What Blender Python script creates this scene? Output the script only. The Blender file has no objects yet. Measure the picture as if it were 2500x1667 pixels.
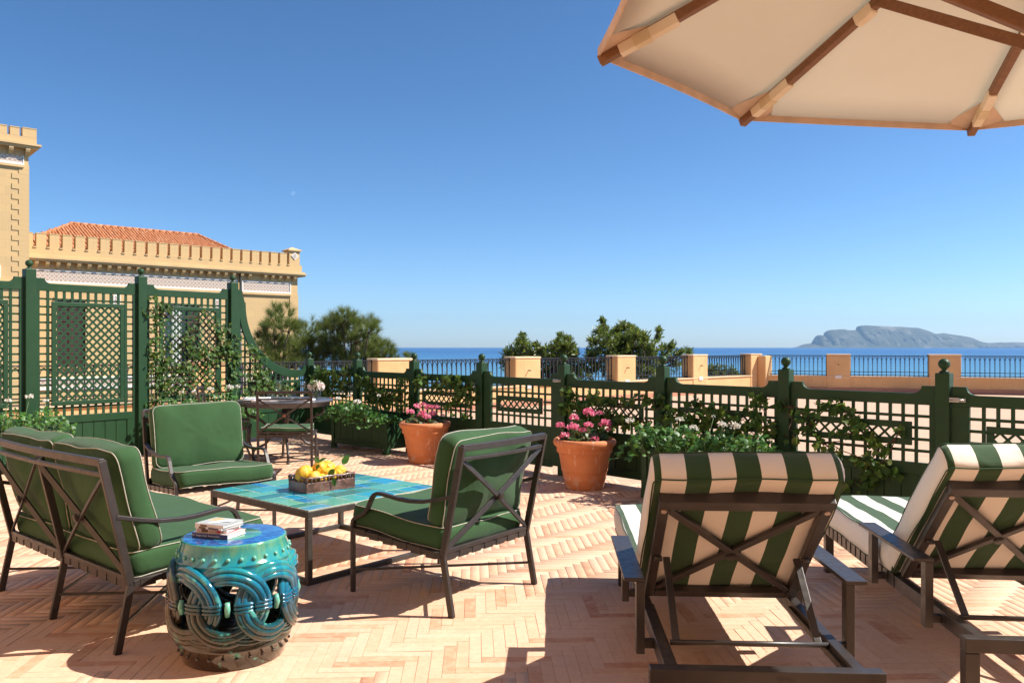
import bpy, bmesh, math, random
import numpy as np
from mathutils import Vector, Matrix
R = math.radians
rnd = random.Random(7)
nrs = np.random.RandomState(11)
scn = bpy.context.scene
COL = scn.collection

# ------------------------------------------------------------------ camera, sky, sun, exposure
cam_d = bpy.data.cameras.new('camera')
cam = bpy.data.objects.new('camera', cam_d)
COL.objects.link(cam)
cam.location = (0, 0, 1.4)
cam.rotation_euler = (R(90), 0, 0)
cam_d.sensor_width = 36
cam_d.lens = 36 * 1976 / 2500
cam_d.shift_y = 0.0038
cam_d.clip_start = 0.05
cam_d.clip_end = 40000
scn.camera = cam

SUN_EL, SUN_AZ = 47.0, 1.5          # azimuth counted from +X towards +Y
world = bpy.data.worlds.new('World')
scn.world = world
world.use_nodes = True
wn = world.node_tree
bg = wn.nodes['Background']
sky = wn.nodes.new('ShaderNodeTexSky')
sky.sky_type = 'NISHITA'
sky.sun_disc = False
sky.sun_elevation = R(SUN_EL)
sky.sun_rotation = R(90 - SUN_AZ)
sky.altitude = 0
sky.air_density = 0.7
sky.dust_density = 0.36
sky.ozone_density = 5.0
hs = wn.nodes.new('ShaderNodeHueSaturation')
hs.inputs['Saturation'].default_value = 1.08
hs.inputs['Hue'].default_value = 0.4955
gm = wn.nodes.new('ShaderNodeGamma')
gm.inputs[1].default_value = 1.12
wn.links.new(sky.outputs[0], gm.inputs[0])
wn.links.new(gm.outputs[0], hs.inputs['Color'])
wn.links.new(hs.outputs[0], bg.inputs[0])
bg.inputs[1].default_value = 0.075

sun_d = bpy.data.lights.new('sun', 'SUN')
sun_d.energy = 4.6
sun_d.angle = R(0.5)
sun_d.color = (1.0, 0.94, 0.84)
sun = bpy.data.objects.new('sun', sun_d)
COL.objects.link(sun)
sv = Vector((math.cos(R(SUN_EL)) * math.cos(R(SUN_AZ)), math.cos(R(SUN_EL)) * math.sin(R(SUN_AZ)), math.sin(R(SUN_EL))))
sun.rotation_euler = sv.to_track_quat('Z', 'Y').to_euler()
sun.location = (20, 0, 30)

scn.view_settings.view_transform = 'Standard'
scn.view_settings.look = 'None'
scn.view_settings.exposure = 0.90
scn.view_settings.gamma = 1.0
scn.view_settings.use_curve_mapping = False
scn.cycles.max_bounces = 8
scn.cycles.transparent_max_bounces = 24
scn.cycles.volume_bounces = 0

# ------------------------------------------------------------------ helpers
def V(*a): return Vector(a)

class MB:
    """collects geometry, builds one mesh object"""
    def __init__(s):
        s.v = []; s.f = []; s.sm = []; s.mi = []
    def add(s, vs, fs, smooth=False, mi=0):
        o = len(s.v)
        s.v.extend([tuple(p) for p in vs])
        for f in fs:
            s.f.append([i + o for i in f]); s.sm.append(smooth); s.mi.append(mi)
    def box(s, x0, x1, y0, y1, z0, z1, mi=0):
        vs = [(x0,y0,z0),(x1,y0,z0),(x1,y1,z0),(x0,y1,z0),(x0,y0,z1),(x1,y0,z1),(x1,y1,z1),(x0,y1,z1)]
        s.add(vs, [(0,3,2,1),(4,5,6,7),(0,1,5,4),(1,2,6,5),(2,3,7,6),(3,0,4,7)], mi=mi)
        return s
    def beam(s, p0, p1, w, h, up=(0,0,1), mi=0):
        p0 = Vector(p0); p1 = Vector(p1); d = (p1 - p0).normalized(); up = Vector(up)
        if abs(d.dot(up)) > 0.999: up = Vector((1,0,0))
        sd = d.cross(up).normalized(); u = sd.cross(d).normalized()
        vs = []
        for p in (p0, p1):
            for a, b in ((-1,-1),(1,-1),(1,1),(-1,1)):
                vs.append(p + sd*(a*w/2) + u*(b*h/2))
        s.add(vs, [(0,1,2,3),(7,6,5,4),(0,4,5,1),(1,5,6,2),(2,6,7,3),(3,7,4,0)], mi=mi)
        return s
    def sweep(s, pts, side, w, h, mi=0, smooth=False):
        """rectangular section swept along pts; side = constant side vector"""
        pts = [Vector(p) for p in pts]; sd = Vector(side).normalized(); n = len(pts); vs = []
        for i, p in enumerate(pts):
            t = (pts[min(i+1,n-1)] - pts[max(i-1,0)]).normalized()
            u = sd.cross(t).normalized()
            for a, b in ((-1,-1),(1,-1),(1,1),(-1,1)):
                vs.append(p + sd*(a*w/2) + u*(b*h/2))
        fs = [(3,2,1,0), tuple(4*(n-1)+k for k in range(4))]
        for i in range(n-1):
            for k in range(4):
                a = 4*i+k; b = 4*i+(k+1)%4
                fs.append((a, b, b+4, a+4))
        s.add(vs, fs, mi=mi, smooth=smooth)
        return s
    def tube(s, pts, r, seg=8, closed=False, mi=0, smooth=True, caps=True):
        pts = [Vector(p) for p in pts]; n = len(pts); vs = []
        rr = r if isinstance(r, (list, tuple)) else [r]*n
        up = None
        for i, p in enumerate(pts):
            if closed: t = (pts[(i+1)%n] - pts[(i-1)%n])
            else: t = (pts[min(i+1,n-1)] - pts[max(i-1,0)])
            if t.length < 1e-9: t = Vector((0,0,1))
            t.normalize()
            if up is None:
                up = Vector((0,0,1)) if abs(t.z) < 0.9 else Vector((1,0,0))
            sd = t.cross(up)
            if sd.length < 1e-5: sd = t.cross(Vector((0.3,1,0.2)))
            sd.normalize(); up = sd.cross(t).normalized()
            for k in range(seg):
                a = 2*math.pi*k/seg
                vs.append(p + sd*(math.cos(a)*rr[i]) + up*(math.sin(a)*rr[i]))
        fs = []
        m = n if closed else n-1
        for i in range(m):
            j = (i+1) % n
            for k in range(seg):
                k2 = (k+1) % seg
                fs.append((i*seg+k, i*seg+k2, j*seg+k2, j*seg+k))
        if not closed and caps:
            fs.append(tuple(reversed(range(seg)))); fs.append(tuple(range((n-1)*seg, n*seg)))
        s.add(vs, fs, smooth=smooth, mi=mi)
        return s
    def lathe(s, prof, seg=32, c=(0,0,0), mi=0, smooth=True, sx=1, sy=1):
        vs = []; n = len(prof)
        for r, z in prof:
            for k in range(seg):
                a = 2*math.pi*k/seg
                vs.append((c[0]+r*sx*math.cos(a), c[1]+r*sy*math.sin(a), c[2]+z))
        fs = []
        for i in range(n-1):
            for k in range(seg):
                k2 = (k+1) % seg
                fs.append((i*seg+k, i*seg+k2, (i+1)*seg+k2, (i+1)*seg+k))
        if prof[0][0] > 1e-4: fs.append(tuple(reversed(range(seg))))
        if prof[-1][0] > 1e-4: fs.append(tuple(range((n-1)*seg, n*seg)))
        s.add(vs, fs, smooth=smooth, mi=mi)
        return s
    def ball(s, c, r, seg=16, rings=10, sz=1.0, mi=0):
        prof = [(max(r*math.sin(math.pi*i/rings), 1e-5), -r*sz*math.cos(math.pi*i/rings)) for i in range(rings+1)]
        return s.lathe(prof, seg, c, mi=mi)
    def prism(s, poly, y0, y1, mi=0):
        """polygon in xz (ccw seen from -y) extruded in y"""
        n = len(poly)
        vs = [(p[0], y0, p[1]) for p in poly] + [(p[0], y1, p[1]) for p in poly]
        fs = [tuple(range(n)), tuple(reversed(range(n, 2*n)))]
        for i in range(n):
            j = (i+1) % n
            fs.append((i, i+n, j+n, j))
        s.add(vs, fs, mi=mi)
        return s
    def mesh(s, name):
        me = bpy.data.meshes.new(name)
        me.from_pydata(s.v, [], s.f)
        me.polygons.foreach_set('use_smooth', s.sm)
        me.polygons.foreach_set('material_index', s.mi)
        me.update()
        return me
    def build(s, name, mats, parent=None, bev=0, loc=None):
        me = s.mesh(name)
        return link(name, me, mats, parent, bev, loc)

def link(name, me, mats, parent=None, bev=0, loc=None, rot=None):
    if mats is not None and len(me.materials) == 0:
        for m in (mats if isinstance(mats, (list, tuple)) else [mats]):
            me.materials.append(m)
    o = bpy.data.objects.new(name, me)
    COL.objects.link(o)
    if parent is not None: o.parent = parent
    if loc is not None: o.location = loc
    if rot is not None: o.rotation_euler = rot
    if bev:
        b = o.modifiers.new('edge', 'BEVEL'); b.width = bev; b.segments = 2; b.limit_method = 'ANGLE'; b.angle_limit = R(40)
        b.harden_normals = False
    return o

def tag(o, label=None, cat=None, group=None, kind=None):
    if label: o['label'] = label
    if cat: o['category'] = cat
    if group: o['group'] = group
    if kind: o['kind'] = kind
    return o

def empty(name, loc=(0,0,0), rz=0, label=None, cat=None, group=None):
    o = bpy.data.objects.new(name, None)
    COL.objects.link(o)
    o.location = loc; o.rotation_euler = (0,0,rz)
    o.empty_display_size = 0.2
    return tag(o, label, cat, group)

def copy_tree(o, parent=None):
    c = o.copy(); COL.objects.link(c); c.parent = parent
    for ch in [x for x in CH(o)]:
        copy_tree(ch, c)
    return c
def CH(o):
    return [x for x in COL.objects if x.parent == o]

def smoothmesh(o):
    for p in o.data.polygons: p.use_smooth = True

def scatter(tv, tf, mats, name, material, parent=None, uvset=None, smooth=False):
    """tv (n,3) template, tf faces (m,k) template, mats (N,3,4) transforms -> one mesh"""
    tv = np.asarray(tv, float); tf = np.asarray(tf, int); N = len(mats)
    M = np.asarray(mats, float)
    vs = np.einsum('nij,kj->nki', M[:, :, :3], tv) + M[:, None, :, 3]
    n = len(tv); k = tf.shape[1]; m = len(tf)
    fs = tf[None] + (np.arange(N)*n)[:, None, None]
    vs = vs.reshape(-1, 3); fs = fs.reshape(-1, k)
    me = bpy.data.meshes.new(name)
    me.vertices.add(len(vs)); me.vertices.foreach_set('co', vs.astype(np.float32).ravel())
    me.loops.add(len(fs)*k); me.loops.foreach_set('vertex_index', fs.astype(np.int32).ravel())
    me.polygons.add(len(fs))
    me.polygons.foreach_set('loop_start', np.arange(len(fs), dtype=np.int32)*k)
    me.polygons.foreach_set('loop_total', np.full(len(fs), k, dtype=np.int32))
    if smooth: me.polygons.foreach_set('use_smooth', np.ones(len(fs), bool))
    me.update(calc_edges=True)
    return link(name, me, material, parent)

def frames(pos, direc, size, roll=None, rs=nrs):
    """transforms: local +z -> direc; size scalar or array"""
    pos = np.asarray(pos, float); d = np.asarray(direc, float)
    d = d/np.linalg.norm(d, axis=1, keepdims=True)
    N = len(pos); ref = rs.normal(size=(N,3)) if roll is None else np.asarray(roll, float)
    x = np.cross(ref, d); x /= (np.linalg.norm(x, axis=1, keepdims=True)+1e-9)
    y = np.cross(d, x)
    sz = np.broadcast_to(np.asarray(size, float).reshape(-1,1) if np.ndim(size) else np.full((1,1), size), (N,1))
    return np.stack([x*sz, y*sz, d*sz, pos], axis=2)

# ------------------------------------------------------------------ materials
MATS = {}
def nodes(name):
    m = bpy.data.materials.new(name); m.use_nodes = True
    nt = m.node_tree; b = nt.nodes['Principled BSDF']
    MATS[name] = m
    return m, nt, b
def nn(nt, t, **kw):
    n = nt.nodes.new(t)
    for k, v in kw.items():
        if hasattr(n, k): setattr(n, k, v)
        else: n.inputs[k].default_value = v
    return n
def rgba(c): return (c[0], c[1], c[2], 1)
def ramp(nt, stops, fac, interp='LINEAR'):
    r = nt.nodes.new('ShaderNodeValToRGB'); cr = r.color_ramp; cr.interpolation = interp
    while len(cr.elements) < len(stops): cr.elements.new(0.5)
    for e, (p, c) in zip(cr.elements, stops): e.position = p; e.color = rgba(c)
    nt.links.new(fac, r.inputs[0])
    return r.outputs[0]
def mixc(nt, fac, a, b, mode='MIX'):
    m = nt.nodes.new('ShaderNodeMix'); m.data_type = 'RGBA'; m.blend_type = mode
    for sock, v in ((m.inputs[0], fac), (m.inputs[6], a), (m.inputs[7], b)):
        if hasattr(v, 'is_output') or isinstance(v, bpy.types.NodeSocket): nt.links.new(v, sock)
        elif isinstance(v, (tuple, list)): sock.default_value = rgba(v)
        else: sock.default_value = v
    return m.outputs[2]
def math_(nt, op, a, b=None, c=None):
    m = nt.nodes.new('ShaderNodeMath'); m.operation = op
    for i, v in enumerate((a, b, c)):
        if v is None: continue
        if isinstance(v, bpy.types.NodeSocket): nt.links.new(v, m.inputs[i])
        else: m.inputs[i].default_value = v
    return m.outputs[0]
def noise(nt, vec, scale, detail=4, rough=0.5, dist=0):
    n = nn(nt, 'ShaderNodeTexNoise'); n.inputs['Scale'].default_value = scale; n.inputs['Detail'].default_value = detail
    n.inputs['Roughness'].default_value = rough; n.inputs['Distortion'].default_value = dist
    if vec is not None: nt.links.new(vec, n.inputs['Vector'])
    return n.outputs['Fac']
def objco(nt):
    return nn(nt, 'ShaderNodeTexCoord').outputs['Object']
def worldco(nt):
    return nn(nt, 'ShaderNodeNewGeometry').outputs['Position']
def mapping(nt, vec, scale=(1,1,1), rot=(0,0,0), loc=(0,0,0)):
    m = nn(nt, 'ShaderNodeMapping'); m.inputs['Scale'].default_value = scale; m.inputs['Rotation'].default_value = rot; m.inputs['Location'].default_value = loc
    nt.links.new(vec, m.inputs['Vector']); return m.outputs[0]
def bump(nt, b, h, strength=0.3, dist=0.01):
    n = nn(nt, 'ShaderNodeBump'); n.inputs['Strength'].default_value = strength; n.inputs['Distance'].default_value = dist
    nt.links.new(h, n.inputs['Height']); nt.links.new(n.outputs[0], b.inputs['Normal'])

def pmat(name, c1, c2=None, rough=0.5, metal=0, sc=6, bs=0, bsc=60, coat=0, spec=0.5, det=5, bd=0.004, world_=False):
    m, nt, b = nodes(name)
    co = worldco(nt) if world_ else objco(nt)
    c2 = c2 or tuple(x*0.75 for x in c1)
    f = noise(nt, co, sc, det)
    col = ramp(nt, [(0.35, c1), (0.7, c2)], f)
    nt.links.new(col, b.inputs['Base Color'])
    b.inputs['Metallic'].default_value = metal
    r = nn(nt, 'ShaderNodeMapRange'); r.inputs[1].default_value = 0.3; r.inputs[2].default_value = 0.7
    r.inputs[3].default_value = max(rough-0.07, 0.02); r.inputs[4].default_value = min(rough+0.1, 1)
    nt.links.new(noise(nt, co, sc*3.1, 3), r.inputs[0]); nt.links.new(r.outputs[0], b.inputs['Roughness'])
    b.inputs['Coat Weight'].default_value = coat; b.inputs['Coat Roughness'].default_value = 0.06
    b.inputs['Specular IOR Level'].default_value = spec
    if bs: bump(nt, b, noise(nt, co, bsc, 4), bs, bd)
    return m

def fabric(name, c1, rough=0.85):
    m, nt, b = nodes(name)
    co = objco(nt)
    f = noise(nt, co, 3.0, 3)
    g = noise(nt, co, 420, 2)
    base = ramp(nt, [(0.3, c1), (0.75, tuple(x*0.86 for x in c1))], f)
    col = mixc(nt, math_(nt, 'MULTIPLY', g, 0.35), base, tuple(min(1, x*1.5+0.01) for x in c1))
    nt.links.new(col, b.inputs['Base Color'])
    b.inputs['Roughness'].default_value = rough
    b.inputs['Sheen Weight'].default_value = 0.1; b.inputs['Sheen Roughness'].default_value = 0.5
    b.inputs['Specular IOR Level'].default_value = 0.2
    wr = nn(nt, 'ShaderNodeTexNoise'); wr.inputs['Scale'].default_value = 4.2; wr.inputs['Detail'].default_value = 2.5; wr.inputs['Distortion'].default_value = 0.5
    nt.links.new(co, wr.inputs['Vector'])
    h = math_(nt, 'ADD', math_(nt, 'MULTIPLY', wr.outputs['Fac'], 1.0), math_(nt, 'MULTIPLY', g, 0.03))
    bump(nt, b, h, 0.5, 0.03)
    return m

def leafmat(name, stops, rough=0.45, trans=0.25, spec=0.4, tint=(0.35, 0.5, 0.08)):
    m, nt, b = nodes(name)
    g = nn(nt, 'ShaderNodeNewGeometry')
    col = ramp(nt, stops, g.outputs['Random Per Island'])
    nt.links.new(col, b.inputs['Base Color'])
    b.inputs['Roughness'].default_value = rough; b.inputs['Specular IOR Level'].default_value = spec
    t = nn(nt, 'ShaderNodeBsdfTranslucent')
    tc = mixc(nt, 0.5, col, tint)
    nt.links.new(tc, t.inputs[0])
    mx = nn(nt, 'ShaderNodeMixShader'); mx.inputs[0].default_value = trans
    nt.links.new(b.outputs[0], mx.inputs[1]); nt.links.new(t.outputs[0], mx.inputs[2])
    out = nt.nodes['Material Output']; nt.links.new(mx.outputs[0], out.inputs[0])
    return m

M_bronze = pmat('bronze_paint', (0.044,0.036,0.033), (0.032,0.026,0.024), rough=0.38, sc=18, bs=0.12, bsc=300, bd=0.001)
M_bronze2 = pmat('lounger_paint', (0.046,0.039,0.037), (0.034,0.029,0.028), rough=0.36, sc=10, bs=0.1, bsc=260, bd=0.001)
M_tableframe = pmat('table_frame_iron', (0.052,0.044,0.038), (0.030,0.026,0.023), rough=0.45, sc=14, bs=0.2, bsc=150, bd=0.001)
M_green = pmat('green_fence_paint', (0.016,0.056,0.021), (0.013,0.048,0.018), spec=0.3, rough=0.48, sc=4, bs=0.08, bsc=90, bd=0.002)
M_greenfab = fabric('green_cushion_fabric', (0.029,0.078,0.027))
M_pipe = pmat('cream_piping', (0.48,0.46,0.38), rough=0.8, sc=50)
M_iron = pmat('black_wrought_iron', (0.020,0.022,0.030), rough=0.45, sc=30, bs=0.2, bsc=200, bd=0.002)
M_plaster = pmat('ochre_plaster', (0.70,0.44,0.21), (0.63,0.38,0.17), rough=0.9, sc=1.5, bs=0.3, bsc=12, bd=0.01, world_=True)
def weathered(name, c1, c2, stain):
    m, nt, b = nodes(name); co = worldco(nt)
    c = ramp(nt, [(0.35,c1),(0.7,c2)], noise(nt, co, 1.7, 6, 0.6))
    st = noise(nt, mapping(nt, co, scale=(7,7,0.8)), 1.4, 6, 0.65)
    c = mixc(nt, math_(nt, 'MULTIPLY', ramp(nt, [(0.52,(0,0,0)),(0.72,(1,1,1))], st), 0.45), c, stain)
    sp = noise(nt, co, 9, 7, 0.7)
    c = mixc(nt, math_(nt, 'MULTIPLY', ramp(nt, [(0.62,(0,0,0)),(0.70,(1,1,1))], sp), 0.35), c, (0.74,0.62,0.46))
    nt.links.new(c, b.inputs['Base Color']); b.inputs['Roughness'].default_value = 0.9
    bump(nt, b, noise(nt, co, 14, 5), 0.35, 0.01)
    return m
M_plaster = weathered('ochre_plaster_weathered', (0.70,0.44,0.21), (0.62,0.37,0.165), (0.48,0.31,0.17))
M_cap = pmat('pale_pillar_cap', (0.72,0.52,0.33), (0.62,0.42,0.25), rough=0.9, sc=3, bs=0.2, bsc=30)
M_plinth = pmat('pink_plinth_stone', (0.50,0.24,0.15), (0.42,0.20,0.13), rough=0.85, sc=5, bs=0.2, bsc=30)
M_white = pmat('white_paint', (0.78,0.76,0.72), (0.70,0.68,0.64), rough=0.7, sc=12)
M_steel = pmat('steel_latch', (0.55,0.53,0.50), rough=0.35, metal=0.9, sc=30)
M_black = pmat('black_pipe', (0.02,0.02,0.022), rough=0.4)

def floor_mats():
    out = []
    for name, src in (('brick_single', 'obj'), ('brick_field', 'isl')):
        m, nt, b = nodes(name)
        rv = nn(nt, 'ShaderNodeObjectInfo').outputs['Random'] if src == 'obj' else nn(nt, 'ShaderNodeNewGeometry').outputs['Random Per Island']
        co = worldco(nt)
        col = ramp(nt, [(0.0,(0.70,0.465,0.33)),(0.4,(0.68,0.435,0.30)),(0.75,(0.66,0.41,0.27)),(0.88,(0.62,0.355,0.22)),(0.965,(0.55,0.27,0.16)),(1.0,(0.50,0.22,0.13))], rv)
        big = noise(nt, co, 0.55, 3)
        # streaky clay figure, direction differs per piece only by noise offset
        n2 = noise(nt, co, 14, 6, 0.65, 0.8)
        c2 = mixc(nt, math_(nt, 'MULTIPLY', ramp(nt, [(0.42,(0,0,0)),(0.68,(1,1,1))], n2), 0.6), col, (0.76,0.52,0.36))
        n3 = noise(nt, co, 45, 4, 0.6)
        c3 = mixc(nt, math_(nt, 'MULTIPLY', ramp(nt, [(0.52,(0,0,0)),(0.72,(1,1,1))], n3), 0.45), c2, (0.50,0.28,0.17))
        c4 = mixc(nt, math_(nt, 'MULTIPLY', ramp(nt, [(0.45,(0,0,0)),(0.7,(1,1,1))], big), 0.35), c3, (0.56,0.35,0.22))
        st = noise(nt, co, 2.3, 7, 0.7, 0.6)
        c4 = mixc(nt, math_(nt, 'MULTIPLY', ramp(nt, [(0.56,(0,0,0)),(0.68,(1,1,1))], st), 0.30), c4, (0.42,0.27,0.17))
        nt.links.new(c4, b.inputs['Base Color'])
        b.inputs['Roughness'].default_value = 0.72; b.inputs['Specular IOR Level'].default_value = 0.3
        h = math_(nt, 'ADD', n3, math_(nt, 'MULTIPLY', n2, 1.5))
        bump(nt, b, h, 0.25, 0.003)
        out.append(m)
    return out
M_brick1, M_brickF = floor_mats()
M_grout = pmat('floor_mortar', (0.60,0.36,0.22), (0.52,0.30,0.18), rough=0.95, sc=20)

def far_floor():
    m, nt, b = nodes('far_terrace_brick')
    co = mapping(nt, worldco(nt), rot=(0,0,R(1)))
    br = nn(nt, 'ShaderNodeTexBrick'); br.inputs['Scale'].default_value = 1.0
    br.inputs['Brick Width'].default_value = 0.31; br.inputs['Row Height'].default_value = 0.11; br.inputs['Mortar Size'].default_value = 0.006
    br.inputs['Color1'].default_value = (0.60,0.39,0.26,1); br.inputs['Color2'].default_value = (0.52,0.32,0.21,1); br.inputs['Mortar'].default_value = (0.36,0.23,0.15,1)
    nt.links.new(co, br.inputs['Vector'])
    f = noise(nt, co, 1.2, 5)
    c = mixc(nt, math_(nt, 'MULTIPLY', f, 0.5), br.outputs[0], (0.58,0.38,0.27))
    nt.links.new(c, b.inputs['Base Color']); b.inputs['Roughness'].default_value = 0.85
    return m
M_farfloor = far_floor()

def stripe_mat():
    m, nt, b = nodes('striped_canvas')
    co = objco(nt)
    sep = nn(nt, 'ShaderNodeSeparateXYZ'); nt.links.new(co, sep.inputs[0])
    ax = math_(nt, 'ABSOLUTE', sep.outputs[0])
    # centre stripe green, width 0.092 each; cloth edge bands cream
    t = math_(nt, 'MODULO', math_(nt, 'ADD', math_(nt, 'DIVIDE', ax, 0.092), 0.5), 2.0)
    green = math_(nt, 'LESS_THAN', t, 1.0)
    side = math_(nt, 'GREATER_THAN', ax, 0.347)
    fac = math_(nt, 'MULTIPLY', green, math_(nt, 'SUBTRACT', 1.0, side))
    weave = noise(nt, co, 500, 2)
    gcol = mixc(nt, math_(nt, 'MULTIPLY', weave, 0.3), (0.030,0.070,0.028), (0.05,0.11,0.05))
    wcol = mixc(nt, math_(nt, 'MULTIPLY', weave, 0.3), (0.80,0.76,0.69), (0.72,0.68,0.61))
    nt.links.new(mixc(nt, fac, wcol, gcol), b.inputs['Base Color'])
    b.inputs['Roughness'].default_value = 0.85; b.inputs['Specular IOR Level'].default_value = 0.2
    b.inputs['Sheen Weight'].default_value = 0.15
    bump(nt, b, noise(nt, co, 4.5, 3, 0.55, 0.6), 0.5, 0.03)
    return m
M_stripe = stripe_mat()

def canvas_mat():
    m, nt, b = nodes('parasol_canvas')
    co = objco(nt)
    col = ramp(nt, [(0.35,(0.77,0.75,0.69)),(0.7,(0.72,0.69,0.62))], noise(nt, co, 2.0, 4))
    nt.links.new(col, b.inputs['Base Color']); b.inputs['Roughness'].default_value = 0.9
    b.inputs['Specular IOR Level'].default_value = 0.15
    bump(nt, b, math_(nt, 'ADD', noise(nt, co, 5, 3, 0.5, 1.0), math_(nt, 'MULTIPLY', noise(nt, co, 300, 2), 0.05)), 0.25, 0.03)
    t = nn(nt, 'ShaderNodeBsdfTranslucent'); t.inputs[0].default_value = (0.79,0.73,0.62,1)
    mx = nn(nt, 'ShaderNodeMixShader'); mx.inputs[0].default_value = 0.42
    nt.links.new(b.outputs[0], mx.inputs[1]); nt.links.new(t.outputs[0], mx.inputs[2])
    nt.links.new(mx.outputs[0], nt.nodes['Material Output'].inputs[0])
    return m
M_canvas = canvas_mat()
def wood_mat(name, c1, c2):
    m, nt, b = nodes(name)
    co = mapping(nt, objco(nt), scale=(3,40,40))
    nt.links.new(ramp(nt, [(0.3,c1),(0.7,c2)], noise(nt, co, 2.5, 5, 0.6, 0.6)), b.inputs['Base Color'])
    b.inputs['Roughness'].default_value = 0.5
    return m
M_wood = wood_mat('parasol_wood', (0.24,0.115,0.050), (0.16,0.070,0.030))

def terracotta():
    m, nt, b = nodes('terracotta')
    co = objco(nt)
    base = ramp(nt, [(0.3,(0.62,0.235,0.095)),(0.7,(0.54,0.185,0.07))], noise(nt, co, 5, 5))
    str_ = noise(nt, mapping(nt, co, scale=(9,9,1.3)), 2.5, 5, 0.6)
    c = mixc(nt, math_(nt, 'MULTIPLY', ramp(nt, [(0.58,(0,0,0)),(0.78,(1,1,1))], str_), 0.85), base, (0.80,0.64,0.52))
    sep = nn(nt, 'ShaderNodeSeparateXYZ'); nt.links.new(co, sep.inputs[0])
    low = nn(nt, 'ShaderNodeMapRange'); low.inputs[1].default_value = 0.16; low.inputs[2].default_value = 0.0; low.inputs[3].default_value = 0; low.inputs[4].default_value = 1
    nt.links.new(sep.outputs[2], low.inputs[0])
    n = ramp(nt, [(0.50,(0,0,0)),(0.62,(1,1,1))], noise(nt, co, 11, 6, 0.65))
    c = mixc(nt, math_(nt, 'MULTIPLY', math_(nt, 'MULTIPLY', low.outputs[0], n), 0.8), c, (0.62,0.50,0.42))
    nt.links.new(c, b.inputs['Base Color']); b.inputs['Roughness'].default_value = 0.75
    bump(nt, b, math_(nt, 'ADD', noise(nt, mapping(nt, co, scale=(1,1,30)), 3, 3), noise(nt, co, 60, 3)), 0.2, 0.004)
    return m
M_terra = terracotta()

def glaze(name, top=False):
    m, nt, b = nodes(name)
    co = objco(nt)
    sep = nn(nt, 'ShaderNodeSeparateXYZ'); nt.links.new(co, sep.inputs[0])
    streak = noise(nt, mapping(nt, co, scale=(26,26,2.2)), 1.0, 5, 0.65, 0.4)
    blot = noise(nt, co, 9, 5, 0.6, 0.5)
    if top:
        n1 = noise(nt, mapping(nt, co, rot=(0,0,0.5), scale=(1,1.8,1)), 22, 6, 0.7, 0.8)
        c = ramp(nt, [(0.38,(0.008,0.035,0.17)),(0.5,(0.010,0.09,0.36)),(0.6,(0.02,0.24,0.50)),(0.72,(0.08,0.45,0.50))], n1)
    else:
        z = math_(nt, 'ADD', sep.outputs[2], math_(nt, 'MULTIPLY', math_(nt, 'SUBTRACT', streak, 0.5), 0.34))
        z = math_(nt, 'ADD', z, math_(nt, 'MULTIPLY', sep.outputs[0], 0.22))
        c = ramp(nt, [(0.0,(0.028,0.015,0.008)),(0.11,(0.040,0.024,0.011)),(0.17,(0.016,0.034,0.022)),(0.25,(0.006,0.060,0.070)),(0.34,(0.004,0.10,0.18)),(0.42,(0.005,0.16,0.25)),(0.49,(0.015,0.24,0.27)),(0.54,(0.05,0.27,0.21)),(0.60,(0.12,0.31,0.18))], z)
        c = mixc(nt, math_(nt, 'MULTIPLY', ramp(nt, [(0.60,(0,0,0)),(0.66,(1,1,1))], blot), 0.75), c, (0.10,0.42,0.34))
        c = mixc(nt, math_(nt, 'MULTIPLY', ramp(nt, [(0.30,(1,1,1)),(0.40,(0,0,0))], blot), 0.7), c, (0.035,0.020,0.010))
        # the thick side of the glaze run: brown flank
        lf = nn(nt, 'ShaderNodeMapRange'); lf.inputs[1].default_value = -0.10; lf.inputs[2].default_value = -0.27; lf.inputs[3].default_value = 0; lf.inputs[4].default_value = 1
        nt.links.new(math_(nt, 'ADD', sep.outputs[0], math_(nt, 'MULTIPLY', streak, -0.06)), lf.inputs[0])
        hz = nn(nt, 'ShaderNodeMapRange'); hz.inputs[1].default_value = 0.50; hz.inputs[2].default_value = 0.38; hz.inputs[3].default_value = 0; hz.inputs[4].default_value = 0.9
        nt.links.new(sep.outputs[2], hz.inputs[0])
        c = mixc(nt, math_(nt, 'MULTIPLY', lf.outputs[0], hz.outputs[0]), c, (0.055,0.030,0.014))
    nt.links.new(c, b.inputs['Base Color'])
    b.inputs['Roughness'].default_value = 0.12; b.inputs['Coat Weight'].default_value = 0.7; b.inputs['Coat Roughness'].default_value = 0.03
    bump(nt, b, math_(nt, 'ADD', blot, math_(nt, 'MULTIPLY', streak, 0.6)), 0.25, 0.006)
    return m
M_glaze = glaze('stool_glaze'); M_glazetop = glaze('stool_top_glaze', True)
M_glazepale = pmat('pale_turquoise_glaze', (0.16,0.46,0.34), (0.10,0.36,0.30), rough=0.15, sc=20, coat=0.7, bs=0.2, bsc=30)

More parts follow.
